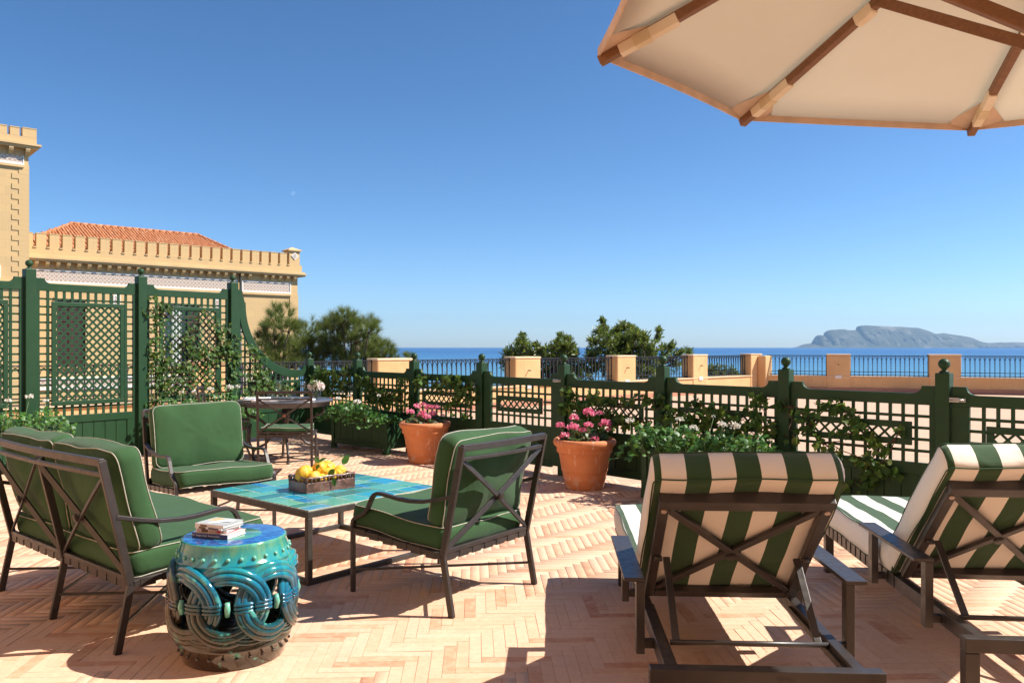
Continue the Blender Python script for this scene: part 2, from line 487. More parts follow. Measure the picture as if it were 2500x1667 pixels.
def tile_mat():
    m, nt, b = nodes('table_tile_glaze')
    co = objco(nt)
    rv = nn(nt, 'ShaderNodeObjectInfo').outputs['Random']
    col = ramp(nt, [(0.0,(0.01,0.16,0.36)),(0.13,(0.02,0.27,0.33)),(0.28,(0.06,0.34,0.27)),(0.40,(0.02,0.13,0.10)),(0.52,(0.01,0.24,0.40)),(0.62,(0.10,0.33,0.20)),(0.74,(0.03,0.19,0.11)),(0.84,(0.16,0.38,0.20)),(0.93,(0.36,0.42,0.12))], rv, 'CONSTANT')
    n = noise(nt, mapping(nt, co, scale=(2,9,1), rot=(0,0,0.5)), 3.5, 5, 0.6, 1.2)
    c2 = ramp(nt, [(0.3,(0.005,0.10,0.34)),(0.55,(0.03,0.36,0.44)),(0.75,(0.28,0.50,0.26))], n)
    col = mixc(nt, 0.22, col, c2)
    sp = noise(nt, co, 180, 3, 0.7)
    col = mixc(nt, math_(nt, 'MULTIPLY', ramp(nt, [(0.62,(0,0,0)),(0.72,(1,1,1))], sp), 0.4), col, (0.35,0.5,0.38))
    nt.links.new(col, b.inputs['Base Color']); b.inputs['Roughness'].default_value = 0.25; b.inputs['Specular IOR Level'].default_value = 0.3
    b.inputs['Coat Weight'].default_value = 0.12; b.inputs['Coat Roughness'].default_value = 0.08
    bump(nt, b, noise(nt, co, 30, 3), 0.15, 0.003)
    return m
M_tile = tile_mat()

def frieze_mat():
    m, nt, b = nodes('majolica_frieze')
    co = objco(nt)
    sep = nn(nt, 'ShaderNodeSeparateXYZ'); nt.links.new(co, sep.inputs[0])
    S = 0.165
    def cell(x, off=0):
        f = math_(nt, 'FRACT', math_(nt, 'ADD', math_(nt, 'DIVIDE', x, S), off))
        return math_(nt, 'SUBTRACT', f, 0.5)
    def petals(off, rad, pet, sharp):
        u = cell(sep.outputs[0], off); v = cell(sep.outputs[2], off)
        r = math_(nt, 'SQRT', math_(nt, 'ADD', math_(nt, 'MULTIPLY', u, u), math_(nt, 'MULTIPLY', v, v)))
        a = math_(nt, 'ARCTAN2', v, u)
        w = math_(nt, 'ADD', math_(nt, 'MULTIPLY', math_(nt, 'COSINE', math_(nt, 'MULTIPLY', a, pet)), sharp), rad)
        return math_(nt, 'LESS_THAN', r, w)
    c = mixc(nt, petals(0, 0.23, 8, 0.12), (0.60,0.50,0.42), (0.26,0.11,0.06))
    c = mixc(nt, petals(0.5, 0.13, 4, 0.10), c, (0.16,0.11,0.10))
    c = mixc(nt, petals(0, 0.09, 4, 0.02), c, (0.70,0.62,0.50))
    nt.links.new(c, b.inputs['Base Color']); b.inputs['Roughness'].default_value = 0.35
    return m
M_frieze = frieze_mat()

def building_mat():
    m, nt, b = nodes('ochre_ashlar')
    co = objco(nt)
    sep = nn(nt, 'ShaderNodeSeparateXYZ'); nt.links.new(co, sep.inputs[0])
    cmb = nn(nt, 'ShaderNodeCombineXYZ'); nt.links.new(sep.outputs[0], cmb.inputs[0]); nt.links.new(sep.outputs[2], cmb.inputs[1])
    br = nn(nt, 'ShaderNodeTexBrick'); br.inputs['Scale'].default_value = 1
    br.inputs['Brick Width'].default_value = 0.9; br.inputs['Row Height'].default_value = 0.34; br.inputs['Mortar Size'].default_value = 0.006; br.inputs['Mortar Smooth'].default_value = 0.3
    br.inputs['Color1'].default_value = (0.64,0.425,0.20,1); br.inputs['Color2'].default_value = (0.57,0.385,0.19,1); br.inputs['Mortar'].default_value = (0.50,0.33,0.16,1)
    nt.links.new(cmb.outputs[0], br.inputs['Vector'])
    f = noise(nt, co, 0.8, 6, 0.6)
    c = mixc(nt, math_(nt, 'MULTIPLY', ramp(nt, [(0.4,(0,0,0)),(0.7,(1,1,1))], f), 0.5), br.outputs[0], (0.64,0.44,0.21))
    st = noise(nt, mapping(nt, co, scale=(5,5,0.5)), 1.5, 4)
    c = mixc(nt, math_(nt, 'MULTIPLY', ramp(nt, [(0.6,(0,0,0)),(0.8,(1,1,1))], st), 0.3), c, (0.42,0.33,0.20))
    sp = noise(nt, co, 3.5, 8, 0.7)
    c = mixc(nt, math_(nt, 'MULTIPLY', ramp(nt, [(0.55,(0,0,0)),(0.66,(1,1,1))], sp), 0.35), c, (0.52,0.36,0.19))
    nt.links.new(c, b.inputs['Base Color']); b.inputs['Roughness'].default_value = 0.9
    bump(nt, b, noise(nt, co, 20, 3), 0.2, 0.01)
    return m
M_build = building_mat()
M_trim = pmat('ochre_trim', (0.64,0.445,0.225), (0.56,0.38,0.19), rough=0.9, sc=2, bs=0.2, bsc=20)
M_rooft = leafmat('roof_tile_clay', [(0.0,(0.50,0.20,0.085)),(0.5,(0.46,0.175,0.07)),(0.8,(0.42,0.15,0.06)),(1.0,(0.54,0.26,0.13))], rough=0.85, trans=0.0)
M_shutter = pmat('dark_red_shutter', (0.085,0.028,0.022), rough=0.6, sc=8)
def glassmat(name):
    m = bpy.data.materials.new(name); m.use_nodes = True; nt = m.node_tree; nt.nodes.remove(nt.nodes['Principled BSDF'])
    tr = nn(nt, 'ShaderNodeBsdfTransparent'); tr.inputs[0].default_value = (0.97,0.98,0.985,1)
    gl = nn(nt, 'ShaderNodeBsdfGlossy'); gl.inputs['Roughness'].default_value = 0.03
    fr = nn(nt, 'ShaderNodeLayerWeight'); fr.inputs[0].default_value = 0.25
    mx = nn(nt, 'ShaderNodeMixShader'); nt.links.new(math_(nt, 'MULTIPLY_ADD', math_(nt, 'POWER', fr.outputs['Facing'], 2.0), 0.55, 0.04), mx.inputs[0]); nt.links.new(tr.outputs[0], mx.inputs[1]); nt.links.new(gl.outputs[0], mx.inputs[2])
    nt.links.new(mx.outputs[0], nt.nodes['Material Output'].inputs[0]); MATS[name] = m
    return m
M_glass = glassmat('clear_glass')
m, nt, b = nodes('window_glass'); M_wing = m
b.inputs['Base Color'].default_value = (0.03,0.05,0.09,1); b.inputs['Roughness'].default_value = 0.05; b.inputs['Specular IOR Level'].default_value = 0.9

L_ger = leafmat('geranium_leaf', [(0,(0.025,0.09,0.015)),(0.5,(0.045,0.14,0.022)),(1,(0.08,0.20,0.035))], trans=0.28)
L_ivy = leafmat('ivy_leaf', [(0,(0.020,0.060,0.015)),(0.45,(0.045,0.11,0.022)),(0.8,(0.09,0.17,0.035)),(1,(0.16,0.20,0.05))], trans=0.3, rough=0.55, spec=0.25)
L_mag = leafmat('laurel_leaf', [(0,(0.045,0.065,0.014)),(0.5,(0.10,0.135,0.026)),(0.85,(0.19,0.21,0.045)),(1,(0.32,0.25,0.08))], trans=0.35, rough=0.32)
L_pine = leafmat('pine_needle', [(0,(0.06,0.085,0.02)),(0.5,(0.12,0.16,0.036)),(0.85,(0.20,0.23,0.055)),(1,(0.28,0.23,0.09))], trans=0.25, rough=0.5)
M_pink = leafmat('pink_petal', [(0,(0.72,0.10,0.24)),(0.5,(0.82,0.24,0.38)),(1,(0.88,0.50,0.60))], trans=0.3, rough=0.7, tint=(0.9,0.3,0.5))
M_wpet = leafmat('white_petal', [(0,(0.72,0.70,0.62)),(1,(0.82,0.80,0.76))], trans=0.3, rough=0.7, tint=(0.8,0.8,0.7))
M_hyd = leafmat('blush_petal', [(0,(0.78,0.62,0.60)),(0.5,(0.82,0.72,0.68)),(1,(0.85,0.80,0.74))], trans=0.3, rough=0.7, tint=(0.8,0.7,0.65))
M_stem = pmat('green_stem', (0.10,0.20,0.05), (0.12,0.14,0.06), rough=0.6, sc=20)
M_twig = pmat('brown_twig', (0.10,0.06,0.035), rough=0.8, sc=20)
M_bark = pmat('bark', (0.12,0.085,0.06), (0.07,0.05,0.035), rough=0.9, sc=8, bs=0.5, bsc=25, bd=0.02)
M_soil = pmat('potting_soil', (0.035,0.022,0.014), rough=0.95, sc=30, bs=0.5, bsc=80)

# ================================================================== THE SETTING
P0 = Vector((-3.12, 12.46, 0))                 # corner post of the green fence
D1 = Vector((0.702, -0.712, 0)).normalized()   # low fence runs towards the camera's right
D2 = Vector((-0.63, -0.777, 0)).normalized()   # tall fence runs towards the camera's left
A0 = Vector((-2.67, 16.0, 0)); DA = Vector((0.743, 0.669, 0)).normalized()   # parapet, receding section
B0 = A0 + DA*13.87; DB = Vector((0.939, -0.345, 0)).normalized()             # parapet, sea section

# terrace slab (building block under the whole terrace)
def poly_slab(name, pts, z0, z1, mat, kind='structure', parent=None):
    n = len(pts)
    mb = MB()
    vs = [(p[0], p[1], z0) for p in pts] + [(p[0], p[1], z1) for p in pts]
    fs = [tuple(reversed(range(n))), tuple(range(n, 2*n))]
    for i in range(n):
        j = (i+1) % n
        fs.append((i, j, j+n, i+n))
    mb.add(vs, fs)
    o = mb.build(name, mat, parent)
    if kind: o['kind'] = kind
    return o
Cc = A0 - DA*16; Dd = B0 + DB*14
floor = poly_slab('terrace_floor', [(-14,-4), (Dd.x,-4), (Dd.x,Dd.y), (B0.x,B0.y), (Cc.x,Cc.y), (-14,Cc.y-2)], -9.0, -0.0018, M_grout)
pa = P0 + D1*16; pb = P0 + D2*13
mb = MB()
pts = [pa, P0, pb, Cc + V(0,0,0), B0, Dd, V(Dd.x, pa.y, 0)]
mb.add([(p.x, p.y, -0.0010) for p in pts], [tuple(reversed(range(len(pts))))])
o = mb.build('far_terrace_floor', M_farfloor); o['kind'] = 'structure'
for p in o.data.polygons:
    if p.normal.z < 0: p.flip()

# herringbone bricks
BL, BW, GAP = 0.312, 0.0565, 0.0016
def herring():
    ang = R(2.5); ca, sa = math.cos(ang), math.sin(ang)
    out = []
    for i in range(-260, 300):
        for j in range(-40, 60):
            for k in (0, 1):
                if k == 0: cx, cy, hor = BL/2, BW/2, True
                else: cx, cy, hor = BW/2, BW+BL/2, False
                x = cx + i*BW + j*BL; y = cy + i*BW - j*BL
                X = x*ca - y*sa - 0.03; Y = x*sa + y*ca + 5.0
                if Y < 2.9 or Y > 12.7 or abs(X) > 0.66*Y + 0.5: continue
                p = Vector((X, Y, 0)) - P0
                if p.cross(D1).z > 0.12 if False else (D1.x*p.y - D1.y*p.x) > 0.12: continue
                if (D2.x*p.y - D2.y*p.x) < -0.12: continue
                out.append((X, Y, ang + (0 if hor else R(90))))
    return out
bricks = herring()
bricks.sort(key=lambda b: math.hypot(b[0], b[1]) if (b[1] > 3.34 and abs(b[0]) < 0.633*b[1]+0.1) else 99)
def brick_verts(l, w, c=0.0006, d=0.0016):
    x, y = l/2, w/2
    return ([(-x,-y,-d),(x,-y,-d),(x,y,-d),(-x,y,-d),(-x,-y,-c),(x,-y,-c),(x,y,-c),(-x,y,-c),(-x+c,-y+c,0),(x-c,-y+c,0),(x-c,y-c,0),(-x+c,y-c,0)],
            [(0,1,5,4),(1,2,6,5),(2,3,7,6),(3,0,4,7),(4,5,9,8),(5,6,10,9),(6,7,11,10),(7,4,8,11),(8,9,10,11)])
variants = []
for q in range(6):
    mb = MB(); l = BL - GAP - rnd.uniform(0, 0.003); w = BW - GAP - rnd.uniform(0, 0.0015)
    vs, fs = brick_verts(l, w); mb.add(vs, fs); me = mb.mesh('brick'); me.materials.append(M_brick1); variants.append(me)
for i, (x, y, a) in enumerate(bricks[:300]):
    o = bpy.data.objects.new('brick', variants[i % 6]); COL.objects.link(o); o.parent = floor
    o.location = (x, y, rnd.uniform(-0.0001, 0.0009))
    o.rotation_euler = (R(rnd.gauss(0,0.14)), R(rnd.gauss(0,0.06)), a + R(rnd.gauss(0,0.25)))
tm = []
for (x, y, a) in bricks[300:]:
    m = Matrix.Translation((x, y, rnd.uniform(-0.0001,0.0008))) @ Matrix.Rotation(a + R(rnd.gauss(0,0.25)), 4, 'Z') @ Matrix.Rotation(R(rnd.gauss(0,0.14)), 4, 'X') @ Matrix.Rotation(R(rnd.gauss(0,0.08)), 4, 'Y')
    s = Matrix.Diagonal((1-rnd.uniform(0,0.012), 1-rnd.uniform(0,0.04), 1, 1))
    m = m @ s
    tm.append([[m[r][c] for c in range(4)] for r in range(3)])
tv, tf = brick_verts(BL-GAP, BW-GAP)
o = scatter(tv, tf, tm, 'brick_paving', M_brickF, floor); o['kind'] = 'stuff'

# ---- parapets
PIL = []
def pillar(parent, x0, x1, y0, y1, marks):
    mb = MB(); mb.box(x0, x1, y0, y1, 0, 1.09)
    sh = mb.build('pillar', M_plaster, parent, bev=0.03)
    mb = MB(); mb.box(x0-0.012, x1+0.012, y0-0.012, y1+0.012, 1.085, 1.14)
    mb.build('pillar_cap', M_cap, sh, bev=0.025)
    if marks:
        xm = (x0+x1)/2
        mb = MB(); mb.box(xm-0.09, xm+0.09, y0-0.02, y0+0.002, 0.40, 0.50); mb.build('socket_plate', M_white, sh, bev=0.006)
        mb = MB(); mb.tube([(xm, y0+0.01, 0.82), (xm, y0-0.08, 0.82), (xm, y0-0.085, 0.815)], 0.014, 6); mb.build('wall_spout', M_iron, sh)
arch_mesh = {}
def railing(origin, d, x0, x1, y, label):
    ang = math.atan2(d.y, d.x)
    c = origin + d*x0 + Vector((-d.y, d.x, 0))*y
    t = empty('iron_railing', c, ang, label, 'railing', 'wrought iron railings between the parapet pillars')
    L = x1 - x0; n = max(3, round(L/0.127)); st = L/n
    mb = MB(); mb.box(0, L, -0.022, 0.022, 1.085, 1.10); mb.build('top_rail', M_iron, t)
    mb = MB(); mb.box(0, L, -0.012, 0.012, 0.595, 0.612); mb.build('middle_rail', M_iron, t)
    mb = MB(); mb.box(0, L, -0.014, 0.014, 0.495, 0.515); mb.build('bottom_rail', M_iron, t)
    mb = MB(); mb.box(-0.009, 0.009, -0.008, 0.008, 0.46, 1.085)
    mb.lathe([(0.009,0),(0.019,0.02),(0.009,0.04)], 6, (0,0,0.86))
    me = mb.mesh('bar'); me.materials.append(M_iron)
    for i in range(n+1):
        link('bar', me, None, t, loc=(min(max(i*st,0.01),L-0.01), 0, 0))
    mb = MB()
    for s in (-1, 1):
        pts = []
        for k in range(9):
            u = k/8
            # gothic curve: from the bar at z .86 springing outwards then up to the rail over the next gap
            pts.append((s*st*(math.sin(u*math.pi/2)), 0, 1.08 - 0.22*(u**2.2)))
        pts = [(s*(st - abs(p[0])), 0, p[2]) for p in reversed(pts)]
        mb.sweep(pts, (0,1,0), 0.012, 0.010)
    me2 = mb.mesh('arch'); me2.materials.append(M_iron)
    for i in range(1, n):
        link('arch', me2, None, t, loc=(i*st, 0.009, 0))
    return t
def parapet(name, origin, d, x0, x1, pil, label):
    ang = math.atan2(d.y, d.x)
    t = empty(name, origin, ang, label, 'wall')
    mb = MB(); mb.box(x0, x1, 0.0, 0.36, 0.0, 0.44); mb.build('low_wall', M_plaster, t)
    mb = MB(); mb.box(x0, x1, -0.03, 0.39, 0.443, 0.475); mb.build('ledge', M_cap, t, bev=0.008)
    mb = MB(); mb.box(x0, x1, -0.045, -0.002, 0.0, 0.13); mb.build('plinth', M_plinth, t, bev=0.01)
    for (a, b, mk) in pil: pillar(t, a, b, -0.02, 0.38, mk)
    return t
parapet('parapet_wall', A0, DA, -16, 13.6, [(-11.2,-10.4,0),(-7.4,-6.6,0),(-3.6,-2.8,0),(0,0.85,0),(3.68,4.485,1),(7.23,7.97,1),(10.51,11.23,1)],
        'low ochre parapet with square pillars receding towards the sea from behind the tall fence')
parapet('parapet_wall', B0, DB, 0.2, 14, [(2.04,2.71,1),(4.83,5.66,1),(8.3,9.1,1),(11.8,12.6,0)],
        'low ochre parapet with round-shouldered pillars running across below the blue headland')
t = empty('corner_pillar', B0, math.atan2(DA.y, DA.x), 'ochre corner pillar with a narrow niche where the two parapets meet', 'pillar')
mb = MB(); mb.box(-0.35, 0.30, -0.02, 0.38, 0, 1.10); mb.build('shaft', M_plaster, t, bev=0.03)
mb = MB(); mb.box(0.02, 0.42, -0.30, -0.024, 0, 1.08); mb.build('buttress', M_plaster, t, bev=0.03)
mb = MB(); mb.box(-0.36, 0.31, -0.03, 0.39, 1.102, 1.14); mb.build('cap', M_cap, t, bev=0.02)
rl = ['iron railing of pointed arches seen through the middle of the tall trellis',
      'iron railing of pointed arches behind the ivy at the end of the tall trellis',
      'iron railing in front of the pines, left of the first ochre pillar',
      'iron railing over open sea between the wide first pillar and the next',
      'iron railing in front of the smaller laurel tree',
      'iron railing in front of the lower right of the large laurel tree',
      'short iron railing with a low laurel showing through, before the corner pillar']
for (a, b), lb in zip([(-10.4,-7.4),(-6.6,-3.6),(-2.8,0),(0.85,3.68),(4.485,7.23),(7.97,10.51),(11.23,13.5)], rl):
    railing(A0, DA, a, b, 0.18, lb)
for (a, b), lb in zip([(0.3,2.04),(2.71,4.83),(5.66,8.3),(9.1,11.8)],
        ['iron railing against blue sea between the corner pillar and the pillar under the parasol',
         'iron railing against blue sea directly below the headland summit',
         'iron railing against blue sea at the right edge of the terrace',
         'iron railing at the far right end of the sea parapet']):
    if a < 8.5: railing(B0, DB, a, b, 0.18, lb)

# ---- added unseen ochre wings behind the viewer, bouncing warm light onto the terrace
def bounce_wings():
    mb = MB()
    for (p, q) in ((Vector((-9.4,6.0,0)), Vector((-2.6,-2.4,0))), (Vector((-2.6,-2.4,0)), Vector((11.0,-2.4,0)))):
        d = (q-p).normalized(); n = Vector((d.y, -d.x, 0)); L = (q-p).length
        if n.dot(Vector((0,1,0))) > 0: n = -n
        # solid wall with door and window recesses
        x = 0; bay = 2.6; k = 0; H = 9.0
        def blk(a, b_, z0, z1, off=0.0, dp=0.4):
            c = [p+d*a-n*off, p+d*b_-n*off, p+d*b_+n*dp, p+d*a+n*dp]
            vs = [(v.x, v.y, z0) for v in c]+[(v.x, v.y, z1) for v in c]
            mb.add(vs, [(0,1,2,3),(7,6,5,4),(0,4,5,1),(1,5,6,2),(2,6,7,3),(3,7,4,0)])
        while x < L-0.01:
            e = min(x+bay, L)
            blk(x, min(x+0.8, e), 0, H)
            if e-x > 1.8:
                blk(x+0.8, e-0.7, 2.5, 4.4); blk(x+0.8, e-0.7, 6.8, H); blk(x+0.8, e-0.7, 0, 2.5, -0.25); blk(x+0.8, e-0.7, 4.4, 6.8, -0.25)
                blk(e-0.7, e, 0, H)
            x = e
        blk(0, L, H, H+0.3, 0.15, 0.4)
    bm = bmesh.new(); me = mb.mesh('added_bounce_wall'); bm.from_mesh(me); bmesh.ops.recalc_face_normals(bm, faces=bm.faces); bm.to_mesh(me); bm.free()
    o = link('added_bounce_wall', me, M_bounce); o['kind'] = 'structure'
M_bounce = pmat('bounce_wall_plaster', (0.64,0.43,0.26), (0.57,0.37,0.215), rough=0.95, sc=0.8, bs=0.3, bsc=12, bd=0.01, world_=True)
bounce_wings()

# ---- garden ground, sea, headland
poly_slab('garden_ground', [(-70,-30), (60,-30), (60,75), (-70,75)], -11.0, -9.05, pmat('garden_soil', (0.10,0.09,0.05), (0.06,0.08,0.03), rough=0.95, sc=0.3, world_=True))
def sea_mat():
    m, nt, b = nodes('sea_water')
    co = worldco(nt)
    sep = nn(nt, 'ShaderNodeSeparateXYZ'); nt.links.new(co, sep.inputs[0])
    big = noise(nt, mapping(nt, co, scale=(0.0006,0.004,1)), 1.0, 5, 0.6)
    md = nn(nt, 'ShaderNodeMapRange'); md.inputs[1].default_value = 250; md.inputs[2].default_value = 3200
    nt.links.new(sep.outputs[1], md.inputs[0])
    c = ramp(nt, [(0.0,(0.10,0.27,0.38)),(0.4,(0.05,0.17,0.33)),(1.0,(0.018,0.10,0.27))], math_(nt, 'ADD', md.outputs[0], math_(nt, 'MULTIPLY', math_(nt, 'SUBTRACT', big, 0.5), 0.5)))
    nt.links.new(c, b.inputs['Base Color']); b.inputs['Roughness'].default_value = 0.35; b.inputs['Specular IOR Level'].default_value = 0.12
    w = noise(nt, mapping(nt, co, scale=(0.05,0.12,1)), 1.0, 6, 0.6)
    bump(nt, b, w, 0.6, 6.0)
    return m
mb = MB(); n = 96
mb.add([(9340*math.cos(2*math.pi*i/n), 9340*math.sin(2*math.pi*i/n), -25) for i in range(n)], [tuple(range(n))])
o = mb.build('sea', sea_mat()); o['kind'] = 'structure'
def island():
    prof = [(455,342),(470,338),(500,325),(530,315),(580,309),(596,304),(600,285),(608,266),(625,250),(645,244),(665,249),(672,262),(678,260),(684,228),(695,218),(715,208),(740,204),(800,204),(860,207),(925,207),(932,203),(935,182),(950,174),(1000,170),(1080,174),(1130,177),(1180,180),(1260,180),(1330,186),(1400,190),(1450,205),(1500,223),(1530,237),(1580,233),(1640,238),(1700,246),(1770,257),(1810,268),(1850,286),(1880,300),(1940,306),(2000,304),(2060,302),(2140,300),(2200,303),(2300,300),(2420,292),(2550,285)]
    xs = [1800+p[0]/3.136 for p in prof]; hs = [(344-p[1])/3.136 for p in prof]
    NX, NY = 420, 26; D = 8700.0
    rs = np.random.RandomState(3)
    X = np.linspace(xs[0], xs[-1], NX)
    H = np.interp(X, xs, hs)/1976*D
    XX = (X-1250)/1976*D
    def vn(x, y, s, seed):
        r = np.random.RandomState(seed).rand(64, 64)
        u = (x/s) % 64; v = (y/s) % 64
        i = u.astype(int); j = v.astype(int); fu = u-i; fv = v-j; fu = fu*fu*(3-2*fu); fv = fv*fv*(3-2*fv)
        i2 = (i+1) % 64; j2 = (j+1) % 64
        return (r[i,j]*(1-fu)+r[i2,j]*fu)*(1-fv)+(r[i,j2]*(1-fu)+r[i2,j2]*fu)*fv
    vs = []
    for k in range(NY):
        t = k/(NY-1)            # 0 front shore, ridge at .7, back 1
        yy = D - 330 + t*560
        p = np.where(t < 0.15, t/0.15*0.16, np.where(t < 0.62, 0.16+0.84*((t-0.15)/0.47)**0.75, 1.0 if t < 0.72 else max(0, 1-(t-0.72)/0.28)))
        YY = np.full(NX, yy)
        nz = vn(XX+20000, YY, 90, 5)*0.5 + vn(XX+20000, YY, 38, 6)*0.3 + vn(XX+20000, YY*1.5, 17, 7)*0.2
        Z = H*p*(1 + (nz-0.5)*0.85*math.sin(math.pi*min(1, t/0.66))) 
        if 0.6 < t < 0.73: Z = H*(1+(nz-0.5)*0.03)
        sc = yy/D
        for i in range(NX):
            gully = (nz[i]-0.5)*200*math.sin(math.pi*min(1,t/0.7))
            vs.append((XX[i], yy+gully, -27 + max(Z[i], 0) if 0 < k < NY-1 else -30))
    fs = []
    for k in range(NY-1):
        for i in range(NX-1):
            a = k*NX+i; fs.append((a, a+1, a+NX+1, a+NX))
    mb = MB(); mb.add(vs, fs, smooth=True)
    m, nt, b = nodes('headland_rock')
    co = worldco(nt)
    g = nn(nt, 'ShaderNodeNewGeometry'); sp = nn(nt, 'ShaderNodeSeparateXYZ'); nt.links.new(g.outputs['Normal'], sp.inputs[0])
    n1 = noise(nt, mapping(nt, co, scale=(0.008,0.008,0.012)), 1.0, 6, 0.65)
    c = ramp(nt, [(0.35,(0.03,0.045,0.025)),(0.55,(0.07,0.075,0.05)),(0.7,(0.20,0.18,0.15))], n1)
    steep = ramp(nt, [(0.45,(1,1,1)),(0.75,(0,0,0))], sp.outputs[2])
    c = mixc(nt, math_(nt, 'MULTIPLY', steep, 0.6), c, (0.20,0.18,0.16))
    nt.links.new(c, b.inputs['Base Color']); b.inputs['Roughness'].default_value = 0.95
    o = mb.build('headland', m); o['kind'] = 'structure'
    # pale houses of the shore town
    hb = MB()
    rr = random.Random(4)
    for _ in range(170):
        px = rr.uniform(2395, 2550); h = rr.uniform(6, 15)
        x = (px-1250)/1976*(D-330); z = -27 + rr.uniform(4, 30)*(0.4 + 0.6*(px-2395)/150)
        y = D-335+ (z+27)*3.0; w = rr.uniform(8, 22)
        hb.box(x, x+w, y-14, y+14, z-10, z+h)
    o = hb.build('shore_town', pmat('town_walls', (0.62,0.58,0.52), (0.5,0.42,0.34), rough=0.9, sc=0.02)); o['kind'] = 'stuff'
island()

# ---- haze: one closed box of even air
m = bpy.data.materials.new('air_haze'); m.use_nodes = True; nt = m.node_tree
nt.nodes.remove(nt.nodes['Principled BSDF'])
pv = nt.nodes.new('ShaderNodeVolumePrincipled'); pv.inputs['Color'].default_value = (0.42,0.68,1.0,1); pv.inputs['Density'].default_value = 0.00006; pv.inputs['Anisotropy'].default_value = 0.2
nt.links.new(pv.outputs[0], nt.nodes['Material Output'].inputs['Volume'])
mb = MB(); mb.box(-9600, 9600, -9600, 9600, -31, 320)
o = mb.build('haze', m); o['kind'] = 'stuff'

# ---- day moon: thin pale crescent
def moon():
    D = 15000.0; r = 5.0/1976*D
    mb = MB(); mb.ball((0,0,0), r, 24, 16)
    m = bpy.data.materials.new('moon_surface'); m.use_nodes = True; nt = m.node_tree
    nt.nodes.remove(nt.nodes['Principled BSDF'])
    tr = nn(nt, 'ShaderNodeBsdfTransparent'); df = nn(nt, 'ShaderNodeBsdfDiffuse'); ad = nn(nt, 'ShaderNodeAddShader')
    df.inputs[0].default_value = (0.06,0.058,0.055,1)
    nt.links.new(tr.outputs[0], ad.inputs[0]); nt.links.new(df.outputs[0], ad.inputs[1]); nt.links.new(ad.outputs[0], nt.nodes['Material Output'].inputs[0])
    tag(mb.build('moon', m, loc=((716-1250)/1976*D, D, 1.4+(843-472)/1976*D)), 'faint pale daytime half moon in the clear blue sky', 'moon')
moon()

# ================================================================== THE PALAZZO BEHIND THE FENCE
BC = Vector((-10.6, 40.0, 0)); BA = math.atan2(0.669, 0.743)
def merlon_mesh(w, h, d):
    mb = MB(); mb.box(0, w, 0, d, 0, h); mb.box(-0.008, w+0.008, -0.012, d+0.01, h+0.001, h+0.035, mi=1)
    me = mb.mesh('merlon'); me.materials.append(M_build); me.materials.append(M_trim); return me
def bracket_mesh(s=1.0):
    mb = MB()
    mb.prism([(0,0.30*s),(0,0.02*s),(0,0.0),(0.001,0.0)], 0, 0.001) if False else None
    prof = [(0,0),(0.06,0.03),(0.09,0.10),(0.20,0.13),(0.23,0.20),(0.23,0.26),(0,0.26)]
    # profile in (-y, z), extruded along x
    n = len(prof); w = 0.13*s
    vs = [(0, -p[0]*s, p[1]*s) for p in prof] + [(w, -p[0]*s, p[1]*s) for p in prof]
    fs = [tuple(range(n)), tuple(reversed(range(n, 2*n)))] + [(i, i+n, (i+1)%n+n, (i+1)%n) for i in range(n)]
    mb.add(vs, fs)
    me = mb.mesh('bracket'); me.materials.append(M_trim); return me
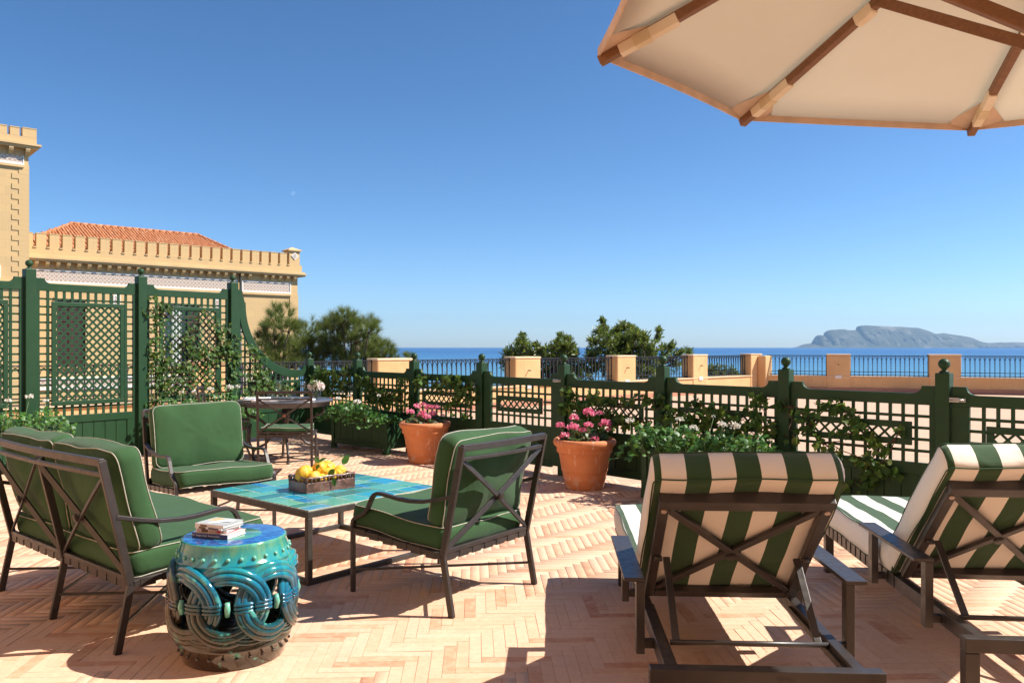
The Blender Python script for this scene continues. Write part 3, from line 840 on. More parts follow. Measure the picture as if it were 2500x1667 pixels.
def palazzo():
    t = empty('palazzo', BC, BA, 'ochre palazzo wing with battlements, tile frieze and shuttered windows behind the tall trellis', 'building')
    mb = MB()
    # facade with window openings
    wins = [(-10.64,-9.57,0.55,3.27),(-6.37,-4.84,0.45,3.24)]
    xs = [-11.9,-10.64,-9.57,-6.37,-4.84,0.0]
    mb.box(-11.9,-10.64,0,0.35,-9,4.78); mb.box(-9.57,-6.37,0,0.35,-9,4.78); mb.box(-4.84,0,0,0.35,-9,4.78)
    for a, b_, z0, z1 in wins:
        mb.box(a, b_, 0, 0.35, -9, z0); mb.box(a, b_, 0, 0.35, z1, 4.78)
    mb.box(-11.9, 0, 7.5, 7.8, -9, 4.78); mb.box(-0.3, 0, 0.352, 7.5, -9, 4.78); mb.box(-11.9,0,0.352,7.5,4.6,4.75)
    mb.box(-11.9, 0, 0.352, 7.498, -0.4, -0.2)
    mb.build('wall', M_build, t)
    # corner pilaster below the frieze
    mb = MB(); mb.box(-0.42, 0.025, -0.03, -0.001, -9, 3.9); mb.build('corner_strip', M_build, t)
    mb = MB(); mb.box(-11.9, 0.30, -0.26, 0.5, 4.782, 4.86); mb.build('cornice', M_trim, t)
    mb = MB(); mb.box(-11.9, 0.34, -0.31, 0.5, 4.863, 4.93); mb.build('cornice', M_trim, t)
    mb = MB(); mb.box(-11.9, 0.27, -0.24, 0.5, 4.933, 5.0); mb.build('cornice', M_trim, t)
    mb = MB(); mb.box(-11.9, 0.16, -0.14, 0.16, 5.003, 5.34); mb.build('battlement_wall', M_build, t)
    mm = merlon_mesh(0.355, 0.52, 0.26)
    sill = MB(); sill.box(0, 0.125, -0.03, 0.27, -0.05, 0.0); sme = sill.mesh('slot_sill'); sme.materials.append(M_trim)
    st = 0.473
    x = -0.62
    i = 0
    while x - 0.355 > -12.2:
        link('merlon', mm, None, t, loc=(x-0.355, -0.12, 5.343))
        link('slot_sill', sme, None, t, loc=(x+0.0, -0.145, 5.375 - 0.025))
        x -= st; i += 1
    # end turret block
    mb = MB(); mb.box(-0.50, 0.05, -0.13, 0.45, 5.343, 6.02); tb = mb.build('turret', M_build, t)
    mb = MB(); mb.box(-0.58, 0.13, -0.21, 0.53, 6.022, 6.08)
    mb.add([(-0.58,-0.21,6.081),(0.13,-0.21,6.081),(0.13,0.53,6.081),(-0.58,0.53,6.081),(-0.225,0.16,6.24)], [(0,1,4),(1,2,4),(2,3,4),(3,0,4)])
    mb.build('turret_cap', M_trim, tb)
    mb = MB(); c = (-0.22, 5.78)
    mb.prism([(c[0]-0.19,c[1]),(c[0],c[1]-0.19),(c[0]+0.19,c[1]),(c[0],c[1]+0.19)], -0.16, -0.132); dm = mb.build('diamond_plaque', M_white, tb)
    mb = MB(); mb.prism([(c[0]-0.13,c[1]),(c[0],c[1]-0.13),(c[0]+0.13,c[1]),(c[0],c[1]+0.13)], -0.166, -0.162); mb.build('tile_inset', M_frieze, dm)
    # brackets
    bm_ = bracket_mesh(1.0)
    x = -0.15
    while x > -11.9:
        if abs(x+2.2) > 0.22: link('bracket', bm_, None, t, loc=(x-0.13, -0.001, 4.52))
        x -= 0.385
    # frieze with white frame and sill
    for a, b_ in ((-11.7, -3.12), (-2.80, -0.42)):
        mb = MB(); mb.box(a, b_, -0.022, -0.001, 4.00, 4.40); fz = mb.build('tile_frieze', M_frieze, t)
        mb = MB(); mb.box(a-0.05, b_+0.05, -0.045, -0.001, 3.93, 3.998); mb.box(a-0.05, b_+0.05, -0.045, -0.001, 4.402, 4.46)
        mb.box(a-0.05, a-0.002, -0.045, -0.001, 3.999, 4.401); mb.box(b_+0.002, b_+0.05, -0.045, -0.001, 3.999, 4.401)
        mb.build('frieze_frame', M_white, t)
        mb = MB(); mb.box(a-0.05, b_+0.05, -0.09, -0.001, 3.80, 3.925); mb.build('string_course', M_trim, t, bev=0.02)
        mb = MB(); mb.box(a, b_, -0.022, -0.001, -0.28, 0.02); mb.build('tile_frieze', M_frieze, t)
        mb = MB(); mb.box(a, b_, -0.07, -0.001, -0.40, -0.285); mb.box(a, b_, -0.07, -0.001, 0.025, 0.09); mb.build('frieze_frame', M_white, t)
    mb = MB(); mb.tube([(-2.96, -0.12, 4.75), (-2.96, -0.12, -8.9)], 0.055, 10); mb.build('drainpipe', M_black, t)
    for xx in (-8.35, -4.05):
        mb = MB(); mb.box(xx-0.14, xx+0.14, -0.04, -0.001, 3.05, 3.55); pq = mb.build('plaque_frame', M_white, t)
        mb = MB(); mb.box(xx-0.085, xx+0.085, -0.047, -0.042, 3.12, 3.48); mb.build('tile_inset', M_frieze, pq)
    # windows
    for wi, (a, b_, z0, z1) in enumerate(wins):
        mb = MB()
        for (p, q, r_, s) in ((a-0.10, a-0.002, z0, z1+0.10), (b_+0.002, b_+0.10, z0, z1+0.10), (a, b_, z1+0.002, z1+0.10)):
            mb.box(p, q, -0.05, -0.001, r_, s)
        w = mb.build('window', M_trim, t)
        mb = MB(); mb.box(a+0.01, b_-0.01, 0.20, 0.23, z0, z1); mb.build('pane', M_wing, w)
        mb = MB()
        for k in range(3):
            xx = a + (b_-a)*(k/2); mb.box(xx-0.03, xx+0.03, 0.15, 0.198, z0, z1)
        for zz in (z0+0.04, z0+0.9, z0+1.8, z1-0.04): mb.box(a, b_, 0.15, 0.197, zz-0.025, zz+0.025)
        mb.build('sash', M_shutter, w)
        mb = MB(); mb.box(a-0.14, b_+0.14, -0.14, -0.001, z0-0.09, z0-0.002); mb.build('sill', M_trim, w)
        leaves = [(a+0.01, (a+b_)/2-0.01), ((a+b_)/2+0.01, b_-0.01)] if wi == 0 else [(b_-0.50, b_-0.01)]
        for (p, q) in leaves:
            mb = MB(); y0 = 0.03
            mb.box(p, p+0.05, y0, y0+0.045, z0, z1); mb.box(q-0.05, q, y0, y0+0.045, z0, z1)
            for zz in (z0, (z0+z1)/2, z1-0.07): mb.box(p+0.051, q-0.051, y0, y0+0.044, zz, zz+0.07)
            sh = mb.build('shutter', M_shutter, t)
            lm = MB(); lm.beam((0,0,0), (q-p-0.104, 0, 0), 0.045, 0.012, up=(0,-0.6,0.8)); lme = lm.mesh('louvre'); lme.materials.append(M_shutter)
            zz = z0+0.10
            while zz < z1-0.08:
                if abs(zz-(z0+z1)/2-0.035) > 0.05: link('louvre', lme, None, sh, loc=(p+0.052, y0+0.022, zz))
                zz += 0.062
        if wi == 1:
            mb = MB()
            for k in range(12):
                xx = a+0.35+k*0.035; mb.box(xx, xx+0.034, 0.135-0.02*(k % 2), 0.146-0.02*(k % 2), z0+0.05, z1-0.05)
            mb.build('curtain', M_white, w)
    # lower arched doors
    for xx in (-9.3, -5.5):
        mb = MB(); pts = [(xx-0.7,-6.0),(xx+0.7,-6.0)]
        for k in range(9): a_ = math.pi*k/8; pts.append((xx+0.7*math.cos(a_), -1.9+0.7*math.sin(a_)))
        mb.prism(pts, -0.03, -0.002); d = mb.build('arched_door', M_shutter, t)
        mb = MB(); mb.sweep([(xx+0.78*math.cos(math.pi*k/12), -0.03, -1.9+0.78*math.sin(math.pi*k/12)) for k in range(13)], (0,1,0), 0.10, 0.16); mb.build('arch_trim', M_trim, t)
    # hipped tile roof
    e = [(-11.9,0.7),( -1.8,0.7),(-1.8,7.3),(-11.9,7.3)]; ze = 5.45; zr = 6.9; r1 = (-9.1,4.0,zr); r2 = (-3.4,4.0,zr)
    mb = MB(); vs = [(p[0],p[1],ze-0.05) for p in e] + [(r1[0],r1[1],zr-0.05),(r2[0],r2[1],zr-0.05)]
    mb.add(vs, [(0,1,5,4),(1,2,5),(2,3,4,5),(3,0,4)])
    rf = mb.build('roof', M_rooft, t)
    # pan tiles: curved tiles laid in rows on the front and left hips
    N = 7; tv = []; tfc = []
    for k in range(N):
        a_ = math.pi*k/(N-1)
        for yy, rr_ in ((0, 0.062), (0.34, 0.050)):
            tv.append((rr_*math.cos(a_), yy, rr_*0.75*math.sin(a_)))
    for k in range(N-1): tfc.append((2*k, 2*k+1, 2*k+3, 2*k+2))
    tm = []
    def slope(p00, p10, up_, rows, inside):
        p00 = Vector(p00); p10 = Vector(p10); ex = (p10-p00); L = ex.length; ex.normalize(); up_ = Vector(up_).normalized(); nz = ex.cross(up_).normalized()
        if nz.z < 0: nz = -nz
        y = 0
        for r_ in range(rows):
            x = 0.06
            while x < L:
                p = p00 + ex*x + up_*(r_*0.27)
                if inside(p, r_*0.27):
                    j = rnd.uniform(-0.008, 0.008)
                    p = p + nz*(0.0+rnd.uniform(0,0.012))
                    sx = ex.cross(nz)
                    # tile axis runs down the slope: local y = up slope, slightly pitched
                    uy = (up_ + nz*0.06).normalized(); ux = uy.cross(nz).normalized(); uz = ux.cross(uy)
                    M = [[ux[k], uy[k], uz[k], p[k]+j] for k in range(3)]
                    tm.append(M)
                x += 0.135
    s1 = Vector((0,3.3,1.45)); L1 = s1.length
    slope((e[0][0],e[0][1],ze), (e[1][0],e[1][1],ze), s1, int(L1/0.27)+1, lambda p, d: (-11.9+2.8*d/L1) < p.x < (-1.8-1.6*d/L1))
    s2 = Vector((2.8,0,1.45)); L2 = s2.length
    slope((-11.9,7.3,ze), (-11.9,0.7,ze), s2, int(L2/0.27)+1, lambda p, d: 0.7+3.3*d/L2 < p.y < 7.3-3.3*d/L2)
    o = scatter(tv, tfc, tm, 'roof_tiles', M_rooft, t); o['kind'] = 'stuff'
    def hip(p, q, n_):
        p = Vector(p); q = Vector(q); mb = MB()
        for k in range(n_):
            a_ = p.lerp(q, k/n_); b_ = p.lerp(q, (k+1.12)/n_)
            up = Vector((0,0,1))
            mb.tube([a_+up*0.03, b_+up*0.055], [0.095, 0.075], 8)
        return mb
    hip((-11.9,0.7,ze), r1, 12).build('hip_tiles', M_rooft, rf)
    hip((-1.8,0.7,ze), r2, 12).build('hip_tiles', M_rooft, rf)
    hip(r1, r2, 18).build('ridge_tiles', M_rooft, rf)
palazzo()
def tower():
    t = empty('stair_tower', BC + Vector((0.669,-0.743,0))*1.0, BA, 'taller ochre tower with battlements and toothed quoins at the left edge', 'building')
    X1 = -11.83; X0 = X1-5
    mb = MB(); mb.box(X0, X1, 0, 1.4, -9, 9.0); mb.build('wall', M_build, t)
    z = 8.0; k = 0
    ql = MB(); ql.box(-0.56, 0.02, -0.022, -0.001, -0.197, 0); qs = MB(); qs.box(-0.33, 0.02, -0.022, -0.001, -0.197, 0)
    ml = ql.mesh('quoin'); ms = qs.mesh('quoin')
    for m_ in (ml, ms): m_.materials.append(M_build)
    mb = MB(); mb.box(X1-0.33, X1+0.02, -0.022, -0.001, 8.0, 8.35); mb.build('quoin', M_build, t)
    while z > 4.1:
        link('quoin', ml if k % 2 == 0 else ms, None, t, loc=(X1, 0, z-0.003)); z -= 0.198; k += 1
    def rowc(zb):
        mb = MB(); mb.box(X0, X1+0.30, -0.26, 1.5, zb, zb+0.09); mb.build('cornice', M_trim, t)
        mb = MB(); mb.box(X0, X1+0.38, -0.34, 1.5, zb+0.093, zb+0.17); mb.build('cornice', M_trim, t)
        mb = MB(); mb.box(X0, X1+0.24, -0.20, 1.4, zb+0.173, zb+0.43); mb.build('battlement_wall', M_build, t)
    rowc(8.98)
    mm = merlon_mesh(0.31, 0.30, 0.3); me_ = merlon_mesh(0.48, 0.32, 0.3)
    x = X1+0.24
    link('merlon', me_, None, t, loc=(x-0.48, -0.2, 9.413)); x -= 0.58
    for i in range(10):
        link('merlon', mm, None, t, loc=(x-0.31, -0.2, 9.413)); x -= 0.41
    bm_ = bracket_mesh(1.15)
    x = X1+0.02
    for i in range(9):
        link('bracket', bm_, None, t, loc=(x-0.15, -0.001, 8.68)); x -= 0.62*0.9
    mb = MB(); mb.box(X0, X1-0.20, -0.03, -0.001, 8.42, 8.68); mb.build('tile_frieze', M_frieze, t)
    mb = MB(); mb.box(X0, X1-0.16, -0.05, -0.001, 8.34, 8.418); mb.box(X1-0.198, X1-0.16, -0.05, -0.001, 8.419, 8.70); mb.build('frieze_frame', M_white, t)
    mb = MB(); mb.box(X0, X1-0.16, -0.08, -0.001, 8.24, 8.337); mb.build('string_course', M_trim, t)
    mb = MB(); mb.box(X0, X1-1.0, -0.03, -0.001, 4.05, 4.35); pf = mb.build('tile_frieze', M_frieze, t)
    mb = MB(); mb.box(X0, X1-0.93, -0.05, -0.001, 3.96, 4.048); mb.box(X0, X1-0.93, -0.05, -0.001, 4.352, 4.43); mb.box(X1-0.998, X1-0.93, -0.05, -0.001, 4.049, 4.351); mb.build('frieze_frame', M_white, t)
    mb = MB(); mb.box(X0, X1+0.1, -0.16, -0.001, 3.72, 3.86); mb.build('string_course', M_trim, t)
tower()

# ================================================================== TREES BEYOND THE PARAPET
def limb(mb, p, q, r0, r1, n=6, wob=0.12):
    p = Vector(p); q = Vector(q); pts = []; L = (q-p).length
    for k in range(n+1):
        t = k/n; w = wob*L*math.sin(math.pi*t)
        pts.append(p.lerp(q, t) + Vector((rnd.uniform(-w,w)*0.5, rnd.uniform(-w,w)*0.5, w*0.25)))
    mb.tube(pts, [r0+(r1-r0)*k/n for k in range(n+1)], 7)
    return pts
def px(x, y, Z):        # picture position -> point at distance Z (used for measuring only)
    return Vector(((x-1250)*Z/1976, Z, 1.4-(y-843)*Z/1976))
def pine(base, blobs, label, rs):
    t = empty('pine_tree', (base[0], base[1], -9.05), 0, label, 'tree')
    mb = MB(); org = Vector((base[0], base[1], -9.05))
    top = max(b[0][2] for b in blobs)
    cx = sum(b[0][0] for b in blobs)/len(blobs); cy = sum(b[0][1] for b in blobs)/len(blobs)
    tp = Vector((cx, cy, top-0.6))
    pts = limb(mb, (0,0,0), tp-org, 0.16, 0.04, 10, 0.02)
    cen = []; dirs = []
    for (c, r, n) in blobs:
        c = Vector(c)
        j = pts[min(len(pts)-1, max(3, int(len(pts)*0.75)))] + org
        root = j.lerp(c, 0.0)
        lp = limb(mb, root-org, c-org, 0.035, 0.016, 5, 0.10)
        for _ in range(int(n*1.7)):
            d = Vector(rs.normal(size=3)); d.z = abs(d.z)*0.9 - 0.25; d.normalize()
            rr = r*(0.30+0.95*rs.rand()**0.8)
            p = c + Vector((d.x*rr, d.y*rr, d.z*rr*0.9))
            q = c.lerp(p, 0.35)
            if rs.rand() < 0.4: mb.tube([q-org-d*0.1, p-org], [0.010, 0.004], 4)
            cen.append(p); dirs.append((d*0.6 + Vector((0,0,0.75))).normalized())
    mb.build('trunk', M_bark, t)
    # needle tufts: two fans per tuft
    P = []; Dd_ = []; S = []
    NN = 58
    for c, d in zip(cen, dirs):
        nd = rs.normal(size=(NN,3)); nd /= np.linalg.norm(nd, axis=1, keepdims=True)
        k = np.array(d)
        nd = nd + k*1.15; nd /= np.linalg.norm(nd, axis=1, keepdims=True)
        off = rs.rand(NN, 1)*0.10
        P.append(np.array(c)[None]+k[None]*off - np.array(org)); Dd_.append(nd); S.append(0.15+0.09*rs.rand(NN))
    P = np.concatenate(P); Dd_ = np.concatenate(Dd_); S = np.concatenate(S)
    M = frames(P, Dd_, 1.0, rs=rs); M[:, :, 2] *= S[:, None]
    tv = [(-0.0030,0,0),(0.0030,0,0),(0,0,1.0)]
    o = scatter(tv, [(0,1,2)], M, 'crown', L_pine, t); o['kind'] = 'stuff'
    return t
def blobs_px(lst, Z, dz=0.5):
    out = []
    for (x, y, rpx, n) in lst:
        p = px(x, y, Z + rnd.uniform(-dz, dz)); out.append((tuple(p), rpx*Z/1976, n))
    return out
rs = np.random.RandomState(21)
pine((-6.0, 20.0), blobs_px([(688,775,26,20),(668,800,24,18),(705,810,26,20),(655,832,24,18),(682,850,28,22),(640,868,22,16),(710,858,26,20),(665,890,34,26),(705,900,34,26)], 20.0), 'young pine with loose needle tufts in front of the palazzo corner', rs)
pine((-5.0, 21.5), blobs_px([(752,812,28,22),(738,842,28,24),(762,850,28,22),(748,880,34,26),(740,905,36,24),(785,838,20,14),(790,868,28,22),(782,895,30,20)], 21.0), 'small pine crown between the palazzo corner and the larger pine', rs)
pine((-4.3, 20.8), blobs_px([(838,785,24,22),(815,805,26,24),(852,800,28,26),(896,795,20,16),(900,812,20,14),(830,830,34,34),(872,835,32,30),(905,848,26,22),(925,860,28,22),(810,862,34,30),(850,870,36,34),(895,878,34,28),(940,875,22,16),(925,890,30,20),(840,900,40,30),(880,905,36,26)], 20.5, 0.7), 'larger dense pine standing against the sea horizon', rs)
pine((-5.2, 33.0), blobs_px([(998,872,9,10),(1002,888,12,12)], 30.0, 0.2), 'tip of a distant pine beside the second fence ball', rs)

def laurel(base, blobs, label, rs, leaf=0.14, per=12):
    t = empty('laurel_tree', (base[0], base[1], -9.05), 0, label, 'tree')
    org = Vector((base[0], base[1], -9.05)); mb = MB()
    bx = sum(b[0][0] for b in blobs)/len(blobs); by = sum(b[0][1] for b in blobs)/len(blobs); bz = min(b[0][2] for b in blobs)
    crotch = Vector((bx, by, bz-0.6))
    limb(mb, (0,0,0), crotch-org, 0.17, 0.10, 8, 0.02)
    P = []; D_ = []; S = []
    for (c, r, n) in blobs:
        c = Vector(c); limb(mb, crotch-org, c-org, 0.05, 0.012, 6, 0.10)
        for _ in range(int(n*1.2)):
            d = Vector(rs.normal(size=3)); d.z = d.z*0.8+0.25; d.normalize()
            rr = r*(0.25+0.95*rs.rand()**0.75)
            p = c + d*rr
            ax = (d*0.7 + Vector((0,0,0.8)) + Vector(rs.normal(size=3))*0.2).normalized()
            if rs.rand() < 0.35: mb.tube([c.lerp(p,0.3)-org, p-org], [0.010,0.004], 4)
            for k in range(per):
                q = Vector(rs.normal(size=3)); q = (q - ax*q.dot(ax)).normalized()
                el = rs.uniform(0.1, 1.2)
                dd = (q*math.cos(el) + ax*math.sin(el)).normalized()
                P.append(p - org - ax*rs.uniform(0, 0.14)); D_.append(dd); S.append(leaf*rs.uniform(0.75, 1.25))
    mb.build('trunk', M_bark, t)
    M = frames(P, D_, np.array(S), rs=rs)
    tv = [(0,0,0),(-0.14,0.02,0.42),(0,0,1.0),(0.14,0.02,0.42),(0,-0.03,0.45)]
    tf = [(0,1,4),(1,2,4),(2,3,4),(3,0,4)]
    o = scatter(tv, tf, M, 'crown', L_mag, t); o['kind'] = 'stuff'
    return t
laurel((-0.6, 26.0), blobs_px([(1276,818,9,7),(1272,832,14,16),(1262,848,18,24),(1285,850,16,22),(1308,842,10,10),(1320,858,18,26),(1300,868,22,34),(1262,872,26,40),(1240,868,16,18),(1232,885,14,14),(1345,848,12,10),(1368,818,10,8),(1382,828,12,12),(1365,845,20,30),(1390,850,18,24),(1345,868,26,40),(1382,872,26,40),(1400,860,14,16),(1290,900,34,60),(1340,905,36,60),(1428,900,26,34),(1440,870,18,20),(1410,925,30,30),(1385,900,30,50),(1250,905,20,20)], 26.0, 0.8), 'glossy laurel tree with two rounded tops left of the taller one', rs)
laurel((2.9, 26.5), blobs_px([(1470,782,9,10),(1474,798,13,16),(1462,812,14,18),(1448,835,12,14),(1520,798,14,20),(1500,812,24,44),(1542,802,13,18),(1550,820,18,28),(1525,828,28,60),(1575,825,16,20),(1608,805,9,9),(1606,820,10,10),(1480,840,26,50),(1448,858,18,24),(1520,855,34,80),(1565,850,28,54),(1595,850,20,26),(1640,845,11,12),(1625,860,20,26),(1660,862,16,14),(1685,858,12,10),(1600,880,30,46),(1550,885,36,70),(1495,880,34,70),(1460,890,26,40),(1520,915,36,60),(1590,912,34,44),(1650,885,20,20)], 26.5, 1.0), 'tall glossy laurel tree rising highest against the sky in the middle', rs)
laurel((7.2, 30.5), blobs_px([(1740,900,14,16),(1762,905,16,20),(1785,908,13,14),(1745,920,20,20),(1775,922,18,18),(1800,915,8,6)], 30.0, 0.4), 'low laurel crown seen through the last railing before the corner', rs)

# ================================================================== GREEN TRELLIS FENCE
def scallop(x0, x1, zl, zm, ew=0.10, sw=0.07):
    """top outline from x1 back to x0: raised ends with concave quarter scoops"""
    pts = [(x1, zl), (x1-ew, zl)]
    for k in range(1, 7):
        a = k/6*math.pi/2
        pts.append((x1-ew-sw*(1-math.cos(a)), zl-(zl-zm)*math.sin(a)))
    left = []
    for k in range(6, 0, -1):
        a = k/6*math.pi/2
        left.append((x0+ew+sw*(1-math.cos(a)), zl-(zl-zm)*math.sin(a)))
    pts += left + [(x0+ew, zl), (x0, zl)]
    return pts
SL_CACHE = {}
def slat(parent, p, q, w, th, y, name='slat'):
    """flat slat in the xz plane of the panel"""
    dx, dz = q[0]-p[0], q[1]-p[1]; L = math.hypot(dx, dz)
    key = (round(L,3), w, th)
    if key not in SL_CACHE:
        mb = MB(); mb.box(-L/2, L/2, -th/2, th/2, -w/2, w/2); me = mb.mesh('slat'); me.materials.append(M_green); SL_CACHE[key] = me
    o = bpy.data.objects.new(name, SL_CACHE[key]); COL.objects.link(o); o.parent = parent
    o.location = ((p[0]+q[0])/2, y, (p[1]+q[1])/2); o.rotation_euler = (0, -math.atan2(dz, dx), 0)
def diag_slats(parent, x0, x1, z0, z1, pitch, w, th, y):
    for sgn, yy in ((1, y), (-1, y+th+0.001)):
        W = x1-x0; H = z1-z0
        n = int((W+H)/pitch)+2
        for k in range(n):
            c = (k+0.5)*pitch
            # line: u + v = c (sgn -1) or u - v = c - H (sgn 1), clipped to the window
            if sgn == -1:
                u0 = max(0, c-H); u1 = min(W, c)
                if u1-u0 < 0.02: continue
                slat(parent, (x0+u0, z0+c-u0), (x0+u1, z0+c-u1), w, th, yy)
            else:
                u0 = max(0, c-H); u1 = min(W, c)
                if u1-u0 < 0.02: continue
                slat(parent, (x0+u0, z0+u0-(c-H)), (x0+u1, z0+u1-(c-H)), w, th, yy)
def post(loc, h, ang, label, group, side=0.10):
    t = empty('fence_post', loc, ang, label, 'post', group)
    mb = MB(); s = side/2; mb.box(-s, s, -s, s, 0.0, h); mb.build('shaft', M_green, t, bev=0.006)
    mb = MB(); mb.lathe([(0.030,0),(0.034,0.004),(0.034,0.012),(0.018,0.018),(0.018,0.028),(0.026,0.034)], 16, (0,0,h))
    prof = [(0.0415*math.sin(math.pi*i/12)+1e-4, 0.066-0.0415*math.cos(math.pi*i/12)) for i in range(13)]
    mb.lathe(prof, 20, (0,0,h)); mb.build('ball_finial', M_green, t)
    return t
def panel(p, q, ang, zl, zm, op0, op1, label, cat, group, low, side=0.10, gate=False, thick=0.036, hb=0):
    """p,q post centres; local x runs from p to q"""
    L = (Vector(q)-Vector(p)).length
    t = empty('fence_gate' if gate else 'trellis_panel', p, ang, label, cat, group)
    x0 = side/2+0.004; x1 = L-side/2-0.004; th = thick/2
    st = 0.045 if not gate else 0.12      # stiles
    # top rail
    pts = [(x0, op1), (x1, op1)] + scallop(x0, x1, zl, zm)
    mb = MB(); mb.prism(pts, -th, th); mb.build('top_rail', M_green, t, bev=0.004)
    mb = MB(); mb.box(x0, x0+st, -th+0.002, th-0.002, 0.09, op1-0.001); mb.build('stile', M_green, t)
    mb = MB(); mb.box(x1-st, x1, -th+0.002, th-0.002, 0.09, op1-0.001); mb.build('stile', M_green, t)
    mb = MB(); mb.box(x0+st, x1-st, -th, th, op0-0.09, op0); mb.build('middle_rail', M_green, t, bev=0.003)
    mb = MB(); mb.box(x0+st, x1-st, -th, th, 0.07, 0.15); mb.build('bottom_rail', M_green, t, bev=0.003)
    for (a, b_) in ((x0+st, x0+st+0.075), (x1-st-0.075, x1-st)):
        mb = MB(); mb.box(a, b_, -th+0.001, th-0.001, 0.151, op0-0.091); mb.build('stile', M_green, t)
    # planks
    a = x0+st+0.077; b_ = x1-st-0.077; n = 7
    for k in range(n):
        u = a+(b_-a)*k/n
        mb = MB(); mb.box(u+0.003, u+(b_-a)/n-0.003, -0.006, 0.006, 0.151, op0-0.091); mb.build('plank', M_green, t, bev=0.002)
    mb = MB(); mb.box(a, b_, 0.0065, 0.009, 0.151, op0-0.091); mb.build('back_board', M_green, t)
    # lattice
    X0 = x0+st; X1 = x1-st; nx = round((X1-X0)/0.092); cell = (X1-X0)/nx; nz = round((op1-op0)/0.09); cz = (op1-op0)/nz
    # inner picture frame with diamond slats
    if low:
        fx0 = X0+cell*1.25; fx1 = X1-cell*1.25; zc = (op0+op1)/2; fz0 = zc-0.090; fz1 = zc+0.090; bw = 0.050; pitch = 0.0675; dw = 0.018
    else:
        fx0 = X0+cell*1.35; fx1 = X1-cell*1.35; fz0 = op0+cz*1.35; fz1 = op1-cz*1.35; bw = 0.05; pitch = 0.068; dw = 0.025
    yf = -0.026; vw = 0.025 if low else 0.032
    for k in range(1, nx):
        x = X0+k*cell
        if fx0 < x < fx1:
            slat(t, (x, op0), (x, fz0+0.01), vw, 0.012, -0.005); slat(t, (x, fz1-0.01), (x, op1), vw, 0.012, -0.005)
        else: slat(t, (x, op0), (x, op1), vw, 0.012, -0.005)
    for k in range(1, nz):
        z = op0+k*cz
        if fz0 < z < fz1:
            slat(t, (X0, z), (fx0+0.01, z), 0.022, 0.012, 0.0075); slat(t, (fx1-0.01, z), (X1, z), 0.022, 0.012, 0.0075)
        else: slat(t, (X0, z), (X1, z), 0.022, 0.012, 0.0075)
    mb = MB()
    mb.box(fx0, fx1, yf-0.012, yf+0.010, fz0, fz0+bw); mb.box(fx0, fx1, yf-0.012, yf+0.010, fz1-bw, fz1)
    mb.box(fx0, fx0+bw, yf-0.012, yf+0.010, fz0+bw+0.0005, fz1-bw-0.0005); mb.box(fx1-bw, fx1, yf-0.012, yf+0.010, fz0+bw+0.0005, fz1-bw-0.0005)
    fr = mb.build('inner_frame', M_green, t, bev=0.004)
    diag_slats(t, fx0+bw*0.8, fx1-bw*0.8, fz0+bw*0.8, fz1-bw*0.8, pitch*1.414 if False else pitch*1.0*1.414, dw*1.0, 0.006, yf-0.002)
    return t
def latch(loc, ang, label):
    t = empty('gate_latch', loc, ang, label, 'latch', 'steel latches on the low fence')
    mb = MB(); mb.box(-0.05, 0.02, -0.012, 0, -0.017, 0.017); mb.box(0.022, 0.06, -0.012, 0, -0.014, 0.014); mb.build('plate', M_steel, t, bev=0.003)
    mb = MB(); mb.tube([(-0.045,-0.018,0),(0.05,-0.018,0)], 0.006, 8); mb.build('bolt', M_steel, t)

aL = math.atan2(D1.y, D1.x)
sP = [0, 1.31, 2.62, 3.93, 5.24, 6.52, 7.78, 9.03, 10.3, 11.55]
names = ['low green post at the inner corner where the fence turns', 'second low green post, beside the small distant pine tip', 'third low green post behind the long planter',
         'low green post at the left side of the gate, behind the green armchair', 'low green post with latch at the right side of the gate', 'low green post above the white geraniums',
         'low green post behind the gap between the two loungers', 'nearest tall-looking low post with latch above the right lounger', 'post beyond the right edge of view']
for k in range(9):
    post(P0+D1*sP[k], 1.195, aL, names[k], 'ball-topped posts of the low fence')
latch(P0+D1*(5.24-0.06)+Vector((-0.71,-0.70,0))*0.045+V(0,0,1.02), aL, 'small steel latch on the gate beside the pot of pink geraniums')
latch(P0+D1*(9.03+0.10)+Vector((-0.71,-0.70,0))*0.045+V(0,0,1.0), aL, 'small steel latch plate beside the nearest fence post')
pl = ['low trellis panel thick with dark ivy right beside the fence corner', 'low trellis panel with ivy behind the long planter box', 'low trellis panel with ivy behind the first pink geranium pot',
      'low trellis gate with open lattice and no ivy', 'low trellis panel with dense ivy behind the second pink geranium pot', 'low trellis panel with ivy above the white geranium planter',
      'low trellis panel with one ivy spray trailing down, between the loungers', 'low trellis gate at the right edge above the striped lounger']
LP = []
for k in range(8):
    g = k in (3, 7)
    LP.append(panel(P0+D1*sP[k], P0+D1*sP[k+1], aL, 1.095, 1.035, 0.51, 0.95, pl[k], 'gate' if g else 'fence panel', 'low trellis panels of the fence', True, gate=g))
aT = math.atan2(-D2.y, -D2.x)    # local x towards the corner
TP = [P0+D2*(1.315*k) for k in range(6)]
tn = [None, 'tall green post where the sweeping curve starts', 'tall green post between the ivy panel and the clear panel', 'tall green post in front of the ochre tower edge', 'tall green post beyond the left edge']
for k in range(1, 5):
    post(TP[k], 2.285, aT, tn[k], 'ball-topped posts of the tall fence', side=0.115)
tl = ['tall trellis panel overgrown with ivy behind the front-facing armchair', 'tall trellis panel free of plants with a diamond lattice inset', 'tall trellis panel cut by the left edge of view']
TPan = []
for k in range(1, 4):
    TPan.append(panel(TP[k+1], TP[k], aT, 2.19, 2.13, 0.56, 2.04, tl[k-1], 'fence panel', 'tall trellis panels of the fence', False, side=0.115))
